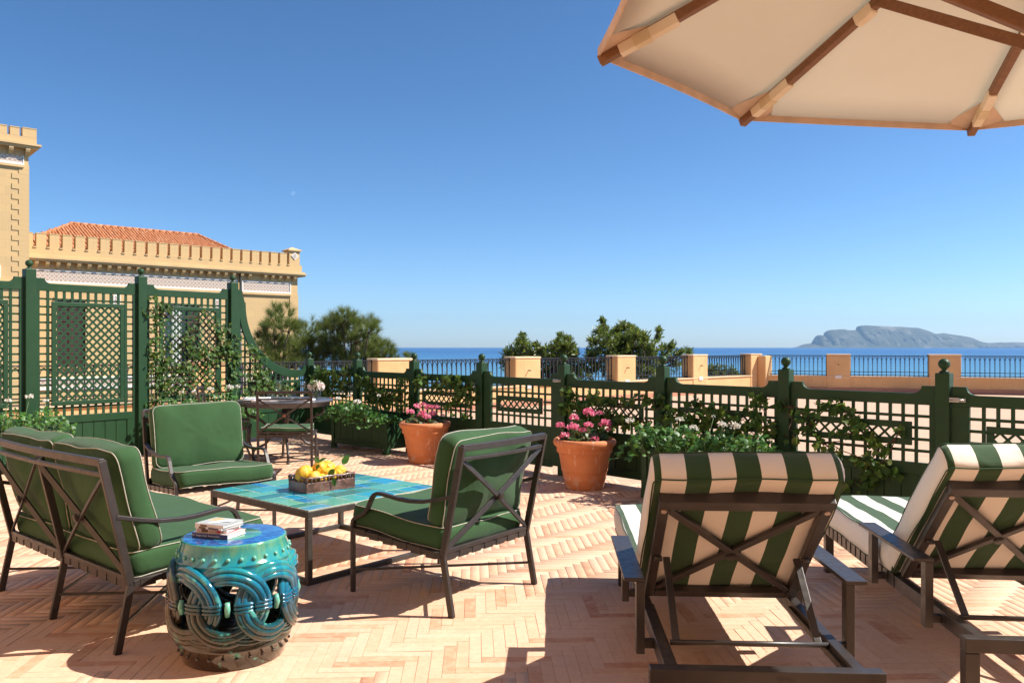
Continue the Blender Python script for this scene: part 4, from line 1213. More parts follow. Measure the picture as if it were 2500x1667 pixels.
def curve_panel():
    L = 1.315
    t = empty('curved_trellis_panel', TP[1], aT, 'green trellis panel with a concave top sweeping down to the low fence', 'fence panel')
    x0, x1 = 0.062, L-0.055
    def top(x):
        if x < 0.20: return 1.98
        u = min(1, (x-0.20)/(1.10-0.20)); return 1.98-0.95*math.sqrt(max(0, 1-(1-u)**2))
    xs_ = [0.20+0.90*(1-math.cos(math.pi/2*k/18)) for k in range(19)]
    outer = [(x, top(x)) for x in xs_]
    end = [(x1-0.09, 1.035), (x1-0.07, 1.06), (x1-0.06, 1.095), (x1, 1.095)]
    tops = [(x0, 2.19), (x0+0.07, 2.19), (x0+0.085, 2.13), (0.185, 2.07), (0.185, 2.0)] + outer + end
    # inner edge offset
    inner = []
    for k in range(19):
        a = math.pi/2*(k/18)
        cx, cz = 1.10, 1.98; ra, rb = 0.90+0.09, 0.95+0.10
        inner.append((cx-ra*math.cos(a), cz-rb*math.sin(a)))
    inner = [p for p in inner if p[0] > x0+0.045]
    inner_poly = inner + [(x1-0.04, 0.93)]
    mb = MB(); th = 0.018
    # build band as quads between tops and inner, plus stile
    a_ = [(x, top(x)) for x in xs_]; b2 = []
    for k in range(19):
        a = math.asin(min(1, (k/18)))
        b2.append((max(1.10-(1.01)*math.cos(math.pi/2*k/18), x0+0.046), 1.98-1.07*math.sin(math.pi/2*k/18)))
    a2 = [(1.10-0.90*math.cos(math.pi/2*k/18), 1.98-0.95*math.sin(math.pi/2*k/18)) for k in range(19)]
    vs = []; fs = []
    for (p, q) in zip(a2, b2):
        vs += [(p[0], -th, p[1]), (p[0], th, p[1]), (q[0], th, q[1]), (q[0], -th, q[1])]
    for k in range(18):
        o = 4*k
        fs += [(o, o+4, o+5, o+1), (o+1, o+5, o+6, o+2), (o+2, o+6, o+7, o+3), (o+3, o+7, o+4, o)]
    fs += [(0,1,2,3), (75,74,73,72)]
    mb.add(vs, fs); mb.build('curved_rail', M_green, t, bev=0.003)
    mb = MB(); mb.prism([(1.101, 0.93), (x1, 0.93), (x1, 1.095), (x1-0.06, 1.095), (x1-0.07, 1.06), (x1-0.09, 1.035), (1.101, 1.030)], -th, th); mb.build('rail_end', M_green, t)
    mb = MB(); mb.prism([(x0, 0.09), (x0+0.045, 0.09), (x0+0.045, 1.98), (0.198, 1.982), (0.198, 2.0), (0.175, 2.03), (0.165, 2.08), (0.14, 2.10), (0.13, 2.19), (x0, 2.19)], -th-0.002, th+0.002); mb.build('stile', M_green, t)
    mb = MB(); mb.box(x1-0.045, x1, -th+0.002, th-0.002, 0.09, 0.929); mb.build('stile', M_green, t)
    X0, X1 = x0+0.045, x1-0.045
    mb = MB(); mb.box(X0, X1, -th, th, 0.42, 0.51); mb.build('middle_rail', M_green, t)
    mb = MB(); mb.box(X0, X1, -th, th, 0.07, 0.15); mb.build('bottom_rail', M_green, t)
    for k in range(7):
        u = X0+(X1-X0)*k/7
        mb = MB(); mb.box(u+0.003, u+(X1-X0)/7-0.003, -0.006, 0.006, 0.151, 0.419); mb.build('plank', M_green, t, bev=0.002)
    def under(x):
        u = (1.10-x)/0.99
        return 1.98-1.05*math.sqrt(max(0, 1-min(1,u)**2)) if x < 1.10 else 0.93
    for k in range(1, 13):
        x = X0+(X1-X0)*k/13
        slat(t, (x, 0.51), (x, min(1.95, under(x))+0.0), 0.024, 0.012, -0.005)
    for k in range(1, 16):
        z = 0.51+0.09*k
        if z < 0.93: xe = X1
        else:
            s = (1.98-z)/1.05; xe = 1.10-0.99*math.sqrt(max(0, 1-min(1,s)**2))
        if xe-X0 > 0.04: slat(t, (X0, z), (xe, z), 0.022, 0.012, 0.0075)
    # lower diamond field
    mb = MB(); yf = -0.026
    mb.box(X0+0.12, X1-0.12, yf-0.012, yf+0.01, 0.58, 0.62); mb.box(X0+0.12, X1-0.12, yf-0.012, yf+0.01, 0.84, 0.88)
    mb.box(X0+0.12, X0+0.16, yf-0.012, yf+0.01, 0.6205, 0.8395); mb.box(X1-0.16, X1-0.12, yf-0.012, yf+0.01, 0.6205, 0.8395)
    mb.build('inner_frame', M_green, t, bev=0.004)
    diag_slats(t, X0+0.15, X1-0.15, 0.615, 0.845, 0.105, 0.02, 0.006, yf-0.002)
    return t
CP = curve_panel()

# ================================================================== PLANTS
LEAF_IVY = ([(0,0,0),(-0.28,0,0.10),(-0.52,0.04,0.42),(-0.22,0.0,0.62),(0,-0.02,1.05),(0.22,0.0,0.62),(0.52,0.04,0.42),(0.28,0,0.10),(0,-0.07,0.42)],
            [(0,1,8),(1,2,8),(2,3,8),(3,4,8),(4,5,8),(5,6,8),(6,7,8),(7,0,8)])
def ivy(origin, ang, blobs, label, seed, sz=0.055, group=None):
    """blobs in panel coordinates (x, z, rx, rz, n)"""
    rs = np.random.RandomState(seed)
    t = empty('climbing_ivy', origin, ang, label, 'ivy', group)
    P = []; D_ = []; S = []; mb = MB()
    cur = None
    for (x, z, rx, rz, n) in blobs:
        for _ in range(int(n*(0.8 if seed < 33 else 1.25))):
            r = rs.rand()**0.55; a = rs.rand()*2*math.pi
            p = np.array([x+rx*r*math.cos(a), -0.035-abs(rs.normal())*0.035, z+rz*r*math.sin(a)])
            P.append(p)
            d = np.array([rs.normal()*0.75, -0.35-0.3*rs.rand(), -0.55+rs.normal()*0.7]); D_.append(d)
            S.append(sz*rs.uniform(0.55, 1.35))
        if cur is not None:
            pts = [Vector((cur[0]+(x-cur[0])*k/6+rs.normal()*0.02, -0.045-rs.rand()*0.02, cur[1]+(z-cur[1])*k/6+rs.normal()*0.02)) for k in range(7)]
            mb.tube(pts, 0.0045, 5)
        cur = (x, z)
        for _ in range(2):
            a = rs.rand()*2*math.pi; e = (x+rx*1.1*math.cos(a), z+rz*1.1*math.sin(a))
            mb.tube([Vector((x, -0.04, z)), Vector(((x+e[0])/2+rs.normal()*0.03, -0.06, (z+e[1])/2)), Vector((e[0], -0.05, e[1]))], 0.0028, 4)
    # leaf blades face outward: choose roll so the normal points roughly to -y with scatter
    roll = np.stack([np.ones(len(P)), rs.normal(size=len(P))*0.7, rs.normal(size=len(P))*0.5], axis=1)
    d = np.array(D_); d /= np.linalg.norm(d, axis=1, keepdims=True)
    nrm = np.stack([rs.normal(size=len(P))*0.5, -np.ones(len(P)), 0.3+rs.normal(size=len(P))*0.5], axis=1)
    x_ = np.cross(nrm, d); x_ /= np.linalg.norm(x_, axis=1, keepdims=True); y_ = np.cross(d, x_)
    s = np.array(S)[:, None]
    M = np.stack([x_*s, y_*s, d*s, np.array(P)], axis=2)
    mb.build('stem', M_twig, t)
    o = scatter(LEAF_IVY[0], LEAF_IVY[1], M, 'leaves', L_ivy, t); o['kind'] = 'stuff'
    return t
def rnb(rs_, x0, x1, z0, z1, n, r, m):
    return [(rs_.uniform(x0, x1), rs_.uniform(z0, z1), r*rs_.uniform(0.6,1.3), r*rs_.uniform(0.6,1.3), m) for _ in range(n)]
ir = random.Random(5)
# tall panel: local x from TP[2] to TP[1], 1.315 long
ivy(TP[2], aT, [(0.16,2.0,0.07,0.07,14),(0.20,1.90,0.12,0.06,30),(0.33,1.88,0.10,0.05,24),(0.2,1.75,0.09,0.10,36),(0.17,1.55,0.10,0.12,40),(0.15,1.35,0.10,0.12,44),(0.2,1.2,0.14,0.12,50),(0.14,1.0,0.10,0.14,44),(0.2,0.8,0.13,0.12,44),(0.15,0.62,0.12,0.08,36)]
    + rnb(ir,0.25,0.75,1.0,1.45,9,0.12,26) + rnb(ir,0.6,1.25,1.3,1.65,7,0.11,24) + rnb(ir,0.7,1.3,0.95,1.35,11,0.12,30) + rnb(ir,0.25,0.65,0.55,0.95,6,0.11,22) + rnb(ir,0.7,1.25,0.55,0.95,5,0.10,16) + [(0.85,1.85,0.05,0.08,8),(1.0,1.72,0.10,0.08,22),(0.05,1.84,0.08,0.06,14),(1.2,1.62,0.08,0.07,16),(1.32,1.5,0.10,0.08,20)],
    'ivy climbing all over the tall trellis panel behind the front-facing armchair', 31, 0.050, 'ivy on the fence')
ivy(TP[1], aT, [(0.25,1.35,0.10,0.09,30),(0.35,1.2,0.14,0.10,46),(0.3,1.0,0.16,0.12,60),(0.44,0.98,0.11,0.10,44),(0.60,0.84,0.13,0.09,46),(0.45,0.82,0.16,0.10,54),(0.75,0.76,0.13,0.07,36),(0.9,0.72,0.10,0.07,26),(0.28,0.75,0.15,0.10,40),(0.55,0.68,0.14,0.08,30),(0.02,1.25,0.10,0.12,24),(0.0,0.95,0.10,0.12,26),(1.0,0.65,0.1,0.08,20)],
    'sunlit ivy under the curved sweep of the trellis', 32, 0.052, 'ivy on the fence')
ivy(P0, aL, rnb(ir,0.15,1.2,0.6,1.0,16,0.13,34), 'dark ivy filling the first low trellis panel from the corner', 33, 0.055, 'ivy on the fence')
ivy(P0+D1*1.31, aL, rnb(ir,0.1,1.2,0.62,0.9,13,0.12,30)+rnb(ir,0.1,0.6,0.8,1.0,4,0.08,18), 'dark ivy on the low panel behind the long planter', 34, 0.055, 'ivy on the fence')
ivy(P0+D1*2.62, aL, rnb(ir,0.3,1.25,0.78,0.98,8,0.11,26)+[(1.15,0.9,0.10,0.08,22),(1.18,0.72,0.08,0.08,14),(1.12,0.56,0.08,0.05,10),(0.85,0.62,0.08,0.08,12),(0.95,0.75,0.1,0.07,18),(0.15,0.9,0.1,0.08,16)], 'ivy trailing across the low panel behind the first pink geraniums', 35, 0.06, 'ivy on the fence')
ivy(P0+D1*5.24, aL, [(0.12,0.92,0.09,0.05,24),(0.2,0.82,0.13,0.08,40),(0.08,0.74,0.10,0.07,30),(0.32,0.72,0.14,0.09,50),(0.45,0.62,0.13,0.08,46),(0.6,0.70,0.14,0.07,46),(0.75,0.66,0.13,0.06,40),(0.92,0.64,0.10,0.06,30),(0.5,0.86,0.12,0.06,26),(0.7,0.84,0.10,0.05,18),(1.1,0.62,0.07,0.07,14),(0.3,0.56,0.10,0.06,26),(0.9,0.85,0.08,0.05,10),(0.62,0.52,0.12,0.05,24),(1.1,0.9,0.06,0.06,10)], 'dense ivy on the low panel behind the second pink geraniums', 36, 0.06, 'ivy on the fence')
ivy(P0+D1*6.52, aL, [(-0.05,0.86,0.12,0.06,22),(0.12,0.76,0.12,0.08,30),(0.3,0.68,0.12,0.09,36),(0.5,0.72,0.13,0.09,40),(0.66,0.82,0.11,0.08,32),(0.8,0.68,0.13,0.10,44),(0.95,0.78,0.12,0.09,36),(1.05,0.92,0.09,0.05,22),(1.12,0.70,0.10,0.10,30),(0.9,0.56,0.12,0.07,30),(0.6,0.56,0.12,0.06,24),(0.4,0.88,0.09,0.05,14),(1.15,0.5,0.08,0.08,14)], 'ivy on the low panel above the white geranium planter', 37, 0.062, 'ivy on the fence')
ivy(P0+D1*7.78, aL, [(0.10,0.62,0.05,0.04,5),(0.02,0.90,0.07,0.05,8),(0.22,0.84,0.10,0.04,12),(0.18,0.72,0.08,0.06,10),(0.40,0.92,0.12,0.04,16),(0.52,0.88,0.09,0.05,18),(0.62,0.80,0.07,0.06,14),(0.55,0.70,0.12,0.04,10),(0.70,0.70,0.08,0.05,14),(0.78,0.60,0.09,0.05,18),(0.35,0.60,0.10,0.04,10),(0.45,0.54,0.07,0.05,10),(0.68,0.50,0.10,0.05,18),(0.75,0.42,0.10,0.06,20),(0.88,0.44,0.09,0.05,16),(0.72,0.32,0.05,0.06,8),(0.95,0.74,0.05,0.05,6),(0.6,0.28,0.04,0.06,5)], 'single ivy spray trailing down the low panel between the two loungers', 38, 0.062, 'ivy on the fence')

def ger_leaf():
    vs = [(0,-0.02,0.5)]; n = 10
    for k in range(n):
        a = 2*math.pi*k/n + 0.3; r = 0.5*(1.0 if k % 2 else 0.9)
        if k == 0: r = 0.2
        vs.append((r*math.sin(a), 0.10*(1 if k % 2 else 0.4), 0.5-r*math.cos(a)))
    return vs, [(0, 1+k, 1+(k+1) % n) for k in range(n)]
GL = ger_leaf()
def geranium(loc, ang, x0, x1, yw, z0, zt, n, label, flowers, fmat, fname, seed, leafr=0.07, group=None, ls=1.0):
    """bushy plant filling a box x0..x1 x +-yw above z0"""
    rs = np.random.RandomState(seed)
    t = empty('geranium_plant', loc, ang, label, 'geranium', group)
    P = []; N_ = []; S = []; mb = MB()
    L = x1-x0
    hum = [(rs.uniform(x0, x1), rs.uniform(0.6, 1.0)) for _ in range(max(3, int(L/0.12)))]
    for _ in range(n):
        x = rs.uniform(x0-0.06, x1+0.06); y = rs.normal()*yw*0.62
        h = max(math.exp(-((x-hx)/0.13)**2)*hh for hx, hh in hum)
        top = z0 + (zt-z0)*(0.35+0.65*h)*math.sqrt(max(0.05, 1-(y/(yw*1.6))**2))
        edge = max(0, abs(x-(x0+x1)/2)-L/2+0.06)/0.12
        z = z0 - 0.05*rs.rand() + (top-z0)*rs.rand()**0.5*(1-0.3*min(1, edge))
        if abs(y) > yw*0.9: z -= 0.06*rs.rand()
        P.append((x, y, z)); N_.append((rs.normal()*0.5, rs.normal()*0.5-0.35, 0.75)); S.append(leafr*rs.uniform(0.6, 1.2)*ls)
        if rs.rand() < 0.22:
            mb.tube([(x*0.9+0.1*(x0+x1)/2, y*0.6, z0-0.04), (x, y, z)], 0.0025, 4)
    P = np.array(P); nrm = np.array(N_); nrm /= np.linalg.norm(nrm, axis=1, keepdims=True)
    d = np.cross(nrm, rs.normal(size=nrm.shape)); d /= np.linalg.norm(d, axis=1, keepdims=True)
    x_ = np.cross(nrm, d); s = np.array(S)[:, None]
    M = np.stack([x_*s, nrm*s, d*s, P-d*s*0.5], axis=2)
    M[:, :, 1] = -M[:, :, 1]
    o = scatter(GL[0], GL[1], M, 'leaves', L_ger, t); o['kind'] = 'stuff'
    mb.build('stems', M_stem, t)['kind'] = 'stuff'
    for (fx, fy, fz, fr) in flowers:
        fm = []
        nf = int(46*(fr/0.045)**1.2)
        dr = rs.normal(size=(nf,3)); dr[:,2] = np.abs(dr[:,2])*0.9-0.2; dr /= np.linalg.norm(dr, axis=1, keepdims=True)
        pos = np.array([fx, fy, fz])[None] + dr*fr*(0.55+0.45*rs.rand(nf,1))*np.array([1,1,0.8])
        Mf = frames(pos, np.cross(dr, rs.normal(size=dr.shape))+dr*0.3, fr*0.55, rs=rs)
        tv = [(0,0,-0.1),(-0.42,0.06,0.3),(-0.30,0.12,0.75),(0,0.03,0.9),(0.30,0.12,0.75),(0.42,0.06,0.3)]
        scatter(tv, [(0,1,2),(0,2,3),(0,3,4),(0,4,5)], Mf, fname, fmat, t)
        fs_ = MB(); fs_.tube([(fx*0.9, fy*0.6, z0), (fx, fy, fz-0.01)], 0.003, 5); fs_.build('flower_stalk', M_stem, t)
    return t

def planter(loc, ang, label, L=1.18, W=0.42, H=0.46):
    t = empty('planter_box', loc, ang, label, 'planter', 'green wooden planter boxes')
    # local x along length, y depth (front face at y=0 faces -y)
    for (a, b_) in ((0, 0.06), (L-0.06, L)):
        for (c, d) in ((0, 0.06), (W-0.06, W)):
            mb = MB(); mb.box(a, b_, c, d, 0.0, H); mb.build('corner_post', M_green, t, bev=0.004)
    for (c, d) in ((0.006, 0.03), (W-0.03, W-0.006)):
        mb = MB(); mb.box(0.062, L-0.062, c, d, H-0.05, H); mb.box(0.062, L-0.062, c, d, 0.07, 0.13); mb.build('rail', M_green, t, bev=0.003)
        n = 8
        for k in range(n):
            u = 0.062+(L-0.124)*k/n; yy = (c+d)/2
            mb = MB(); mb.box(u+0.002, u+(L-0.124)/n-0.002, yy-0.006, yy+0.006, 0.131, H-0.051); mb.build('board', M_green, t, bev=0.002)
        mb = MB(); mb.box(0.064, 0.12, c+0.001, d-0.001, 0.1315, H-0.0515) if False else None
    for (a, b_) in ((0.006, 0.03), (L-0.03, L-0.006)):
        mb = MB(); mb.box(a, b_, 0.062, W-0.062, 0.07, H); mb.build('end_board', M_green, t, bev=0.003)
    for (a, b_) in ((0.0, 0.10), (L-0.10, L)):
        mb = MB(); mb.prism([(a, 0.0), (b_, 0.0), (b_, 0.03), ((a+b_)/2, 0.069), (a, 0.069)] if a == 0 else [(a, 0.0), (b_, 0.0), (b_, 0.069), ((a+b_)/2, 0.069), (a, 0.03)], -0.004, 0.010); mb.build('foot', M_green, t)
    mb = MB(); mb.box(0.031, L-0.031, 0.031, W-0.031, 0.08, H-0.05); mb.build('soil', M_soil, t)
    return t
p1 = Vector((-2.48, 11.1, 0)); a1 = math.atan2(-0.78, 0.89)
planter(p1, a1, 'long green planter box of white geraniums left of the first pink geranium pot')
geranium(p1, a1, 0.0, 1.2, 0.19, 0.44, 0.69, 1100, 'bushy white geraniums in the long planter left of the terracotta pots',
         [(0.22,-0.05,0.68,0.035),(0.40,0.0,0.72,0.03),(0.72,-0.12,0.66,0.045),(0.95,0.05,0.74,0.03)], M_wpet, 'flower_head', 51, 0.048, 'white geraniums in planters')
p2 = Vector((1.19, 7.47, 0)); a2 = aL
planter(p2, a2, 'green planter box of white geraniums behind the middle lounger')
geranium(p2, a2, 0.0, 1.25, 0.22, 0.44, 0.72, 1000, 'bushy white geraniums in the planter behind the middle lounger',
         [(-0.08,-0.06,0.70,0.04),(0.42,0.0,0.74,0.035),(0.60,-0.05,0.68,0.04),(0.85,0.0,0.72,0.04),(0.98,-0.02,0.72,0.045),(0.70,0.1,0.78,0.02)], M_wpet, 'flower_head', 52, 0.056, 'white geraniums in planters')
p3 = TP[3] + Vector((0.777,-0.63,0))*0.50 + D2*1.18 + D2*(-0.15)
planter(p3, aT, 'green planter box at the left edge behind the loveseat')
geranium(p3, aT, 0.0, 1.2, 0.26, 0.44, 0.78, 560, 'white geraniums at the left edge behind the loveseat',
         [(0.62,-0.05,0.80,0.035),(0.85,0.0,0.83,0.04),(1.0,-0.05,0.78,0.03)], M_wpet, 'flower_head', 53, 0.048, 'white geraniums in planters')
p4 = TP[2] + Vector((0.777,-0.63,0))*0.50 - D2*0.08
planter(p4, aT, 'green planter box hidden behind the front-facing armchair')
geranium(p4, aT, 0.0, 1.2, 0.26, 0.44, 0.80, 460, 'white geraniums peeping over the front-facing armchair',
         [(0.35,-0.05,0.80,0.04),(0.60,0.0,0.82,0.04),(0.85,-0.05,0.84,0.045),(1.0,0.0,0.84,0.035),(0.2,0,0.8,0.03)], M_wpet, 'flower_head', 54, 0.048, 'white geraniums in planters')

def soft_pot(loc, label, seed, glabel, fl):
    t = empty('terracotta_pot', loc, seed*1.3, label, 'flower pot', 'terracotta pots of pink geraniums')
    prof = [(0.185,0.0),(0.192,0.012),(0.205,0.09),(0.212,0.098),(0.210,0.106),(0.222,0.17),(0.229,0.178),(0.227,0.186),(0.245,0.30),(0.258,0.352),(0.272,0.356),(0.276,0.37),(0.272,0.40),(0.280,0.405),(0.300,0.425),(0.309,0.45),(0.304,0.477),(0.288,0.488),(0.268,0.484),(0.258,0.462),(0.25,0.43),(0.01,0.43)]
    mb = MB(); mb.lathe(prof, 56); mb.build('pot', M_terra, t)
    mb = MB(); mb.lathe([(0.001,0.44),(0.25,0.44)], 24); mb.build('soil', M_soil, t)
    rs = np.random.RandomState(seed)
    g = empty('geranium_plant', loc, 0, glabel, 'geranium', 'pink geraniums in terracotta pots')
    P = []; N_ = []; S = []
    for _ in range(330):
        a = rs.rand()*2*math.pi; r = 0.235*rs.rand()**0.55
        z = 0.44 + rs.rand()**0.7*0.15*(1-0.5*(r/0.24)**2)
        P.append((r*math.cos(a), r*math.sin(a), z)); N_.append((math.cos(a)*r*2+rs.normal()*0.4, math.sin(a)*r*2+rs.normal()*0.4-0.1, 0.7)); S.append(0.055*rs.uniform(0.6,1.2))
    P = np.array(P); nrm = np.array(N_); nrm /= np.linalg.norm(nrm, axis=1, keepdims=True)
    d = np.cross(nrm, rs.normal(size=nrm.shape)); d /= np.linalg.norm(d, axis=1, keepdims=True); x_ = np.cross(nrm, d); s = np.array(S)[:, None]
    M = np.stack([x_*s, -nrm*s, d*s, P-d*s*0.5], axis=2)
    o = scatter(GL[0], GL[1], M, 'leaves', leafmat('dark_geranium_leaf', [(0,(0.03,0.07,0.02)),(0.6,(0.06,0.11,0.03)),(1,(0.12,0.09,0.04))], trans=0.2) if 'dark_geranium_leaf' not in MATS else MATS['dark_geranium_leaf'], g); o['kind'] = 'stuff'
    for (fx, fy, fz, fr) in fl:
        nf = int(60*(fr/0.045)**1.3)
        dr = rs.normal(size=(nf,3)); dr[:,2] = np.abs(dr[:,2])*0.9-0.15; dr /= np.linalg.norm(dr, axis=1, keepdims=True)
        pos = np.array([fx, fy, fz])[None] + dr*fr*(0.6+0.4*rs.rand(nf,1))*np.array([1,1,0.8])
        Mf = frames(pos, np.cross(dr, rs.normal(size=dr.shape))+dr*0.35, fr*0.5, rs=rs)
        tv = [(0,0,-0.1),(-0.45,0.06,0.3),(-0.34,0.12,0.75),(0,0.03,0.9),(0.34,0.12,0.75),(0.45,0.06,0.3)]
        scatter(tv, [(0,1,2),(0,2,3),(0,3,4),(0,4,5)], Mf, 'flower_head', M_pink, g)
        fs_ = MB(); fs_.tube([(fx*0.6, fy*0.5, 0.44), (fx, fy, fz-0.01)], 0.003, 5); fs_.build('flower_stalk', M_stem, g)
soft_pot((-1.045, 9.72, 0), 'clean terracotta pot between the long planter and the gate', 3, 'pink geraniums in the pot left of the gate',
         [(-0.17,-0.05,0.60,0.045),(-0.10,0.05,0.66,0.045),(-0.02,-0.12,0.58,0.055),(0.04,0.03,0.65,0.05),(0.11,-0.08,0.58,0.045),(0.13,0.06,0.65,0.04),(-0.03,0.10,0.68,0.035),(0.05,-0.18,0.55,0.045),(0.21,0,0.56,0.028)])
soft_pot((0.714, 7.97, 0), 'stained terracotta pot with lime marks to the right of the gate', 5, 'pink geraniums in the stained pot right of the gate',
         [(0.04,0.02,0.73,0.060),(-0.10,0.0,0.68,0.05),(-0.24,-0.03,0.61,0.045),(-0.12,-0.10,0.60,0.055),(0.03,-0.12,0.62,0.045),(0.16,0.10,0.72,0.035),(0.20,-0.05,0.63,0.055),(-0.03,-0.12,0.57,0.040),(-0.20,-0.15,0.53,0.045),(0.08,-0.20,0.49,0.045),(0.24,-0.02,0.57,0.03),(-0.23,-0.08,0.50,0.03)])

# ================================================================== LOUNGE FURNITURE
def cushion(name, W, D, T, mat, parent, loc=(0,0,0), rot=(0,0,0), puff=0.02, bulge=0.012, cr=0.045, piping=True, N=14, seed=0, wr=0.004, pmat_=None, pk=0.0016):
    """box cushion: W along x, D along y, T thick along z, centre at loc; welted seams top and bottom"""
    rs = np.random.RandomState(seed+100)
    ph = rs.rand(6)*6.28
    def outline(s):    # s in 0..1 around, returns rounded-rect point and normal
        pass
    P = []
    # boundary loop: rounded rectangle, M points
    hx, hy = W/2, D/2; loop = []
    for (cx, cy, a0) in ((hx-cr, hy-cr, 0), (-hx+cr, hy-cr, 90), (-hx+cr, -hy+cr, 180), (hx-cr, -hy+cr, 270)):
        for k in range(6):
            a = R(a0+k*18); loop.append((cx+cr*math.cos(a), cy+cr*math.sin(a)))
    # densify straight runs
    dens = []
    for i in range(len(loop)):
        p, q = loop[i], loop[(i+1) % len(loop)]; d = math.hypot(q[0]-p[0], q[1]-p[1]); m = max(1, int(d/0.05))
        for k in range(m): dens.append((p[0]+(q[0]-p[0])*k/m, p[1]+(q[1]-p[1])*k/m))
    loop = dens; M = len(loop)
    def wob(x, y, z):
        return wr*(math.sin(9*x+7*y+ph[0])+0.7*math.sin(15*x-11*y+ph[1]+9*z)+0.5*math.sin(23*y+5*x+ph[2]))
    verts = []; faces = []
    rings = []; top = T/2
    def ring(scale, z, out=0.0):
        r = []
        for (x, y) in loop:
            l = math.hypot(x/hx, y/hy) or 1
            nx, ny = x, y; ln = math.hypot(nx/hx**2, ny/hy**2) or 1
            vx, vy = (x/hx**8*abs(x)**6 if False else 0, 0)
            # outward direction for rounded rect
            ox = max(0, abs(x)-(hx-cr)); oy = max(0, abs(y)-(hy-cr)); lo = math.hypot(ox, oy) or 1
            ux = math.copysign(ox/lo, x); uy = math.copysign(oy/lo, y)
            X = x*scale+ux*out; Y = y*scale+uy*out
            zz = z + wob(X, Y, z)*(1 if abs(z) > 0 else 0)
            if 0.6 < scale < 0.99 and abs(z) >= top:      # puckers gathering towards the welt
                q = math.atan2(y/hy, x/hx); zz += math.copysign(pk*(math.sin(31*q+ph[3])*0.6+math.sin(53*q+ph[4])*0.4)*(scale-0.5)*2, z)
            # corners pinch a little
            r.append((X + wob(Y, z*3, X)*0.5, Y, zz))
        return r
    sc = [0.0, 0.25, 0.5, 0.7, 0.85, 0.94, 1.0]
    top = T/2; seq = []
    for s in sc[1:]: seq.append(ring(s, top*1.0 + puff*(1-s**2.2)*1.0 - (0.0 if s < 1 else 0)))
    side = [ring(1.0, top*0.5, bulge*0.8), ring(1.0, 0.0001, bulge), ring(1.0, -top*0.5, bulge*0.8)]
    bot = []
    for s in reversed(sc[1:]): bot.append(ring(s, -top*1.0 - puff*(1-s**2.2)))
    allr = seq + side + bot
    for r in allr: verts.extend(r)
    for i in range(len(allr)-1):
        for k in range(M):
            k2 = (k+1) % M; faces.append((i*M+k, (i+1)*M+k, (i+1)*M+k2, i*M+k2))
    ct = len(verts); verts.append((0, 0, top+puff)); cb = len(verts); verts.append((0, 0, -top-puff))
    for k in range(M):
        k2 = (k+1) % M
        faces.append((ct, k, k2)); o = (len(allr)-1)*M; faces.append((cb, o+k2, o+k))
    mb = MB(); mb.add(verts, faces, smooth=True)
    c = mb.build(name, mat, parent, loc=loc); c.rotation_euler = rot
    if piping:
        tr, br_ = allr[5], allr[9]
        pm = MB(); pm.tube([(p[0]*1.004, p[1]*1.004, p[2]) for p in tr], 0.0026, 6, closed=True)
        pm.tube([(p[0]*1.004, p[1]*1.004, p[2]) for p in br_], 0.0026, 6, closed=True)
        pm.build('piping', pmat_ or M_pipe, c)
    return c

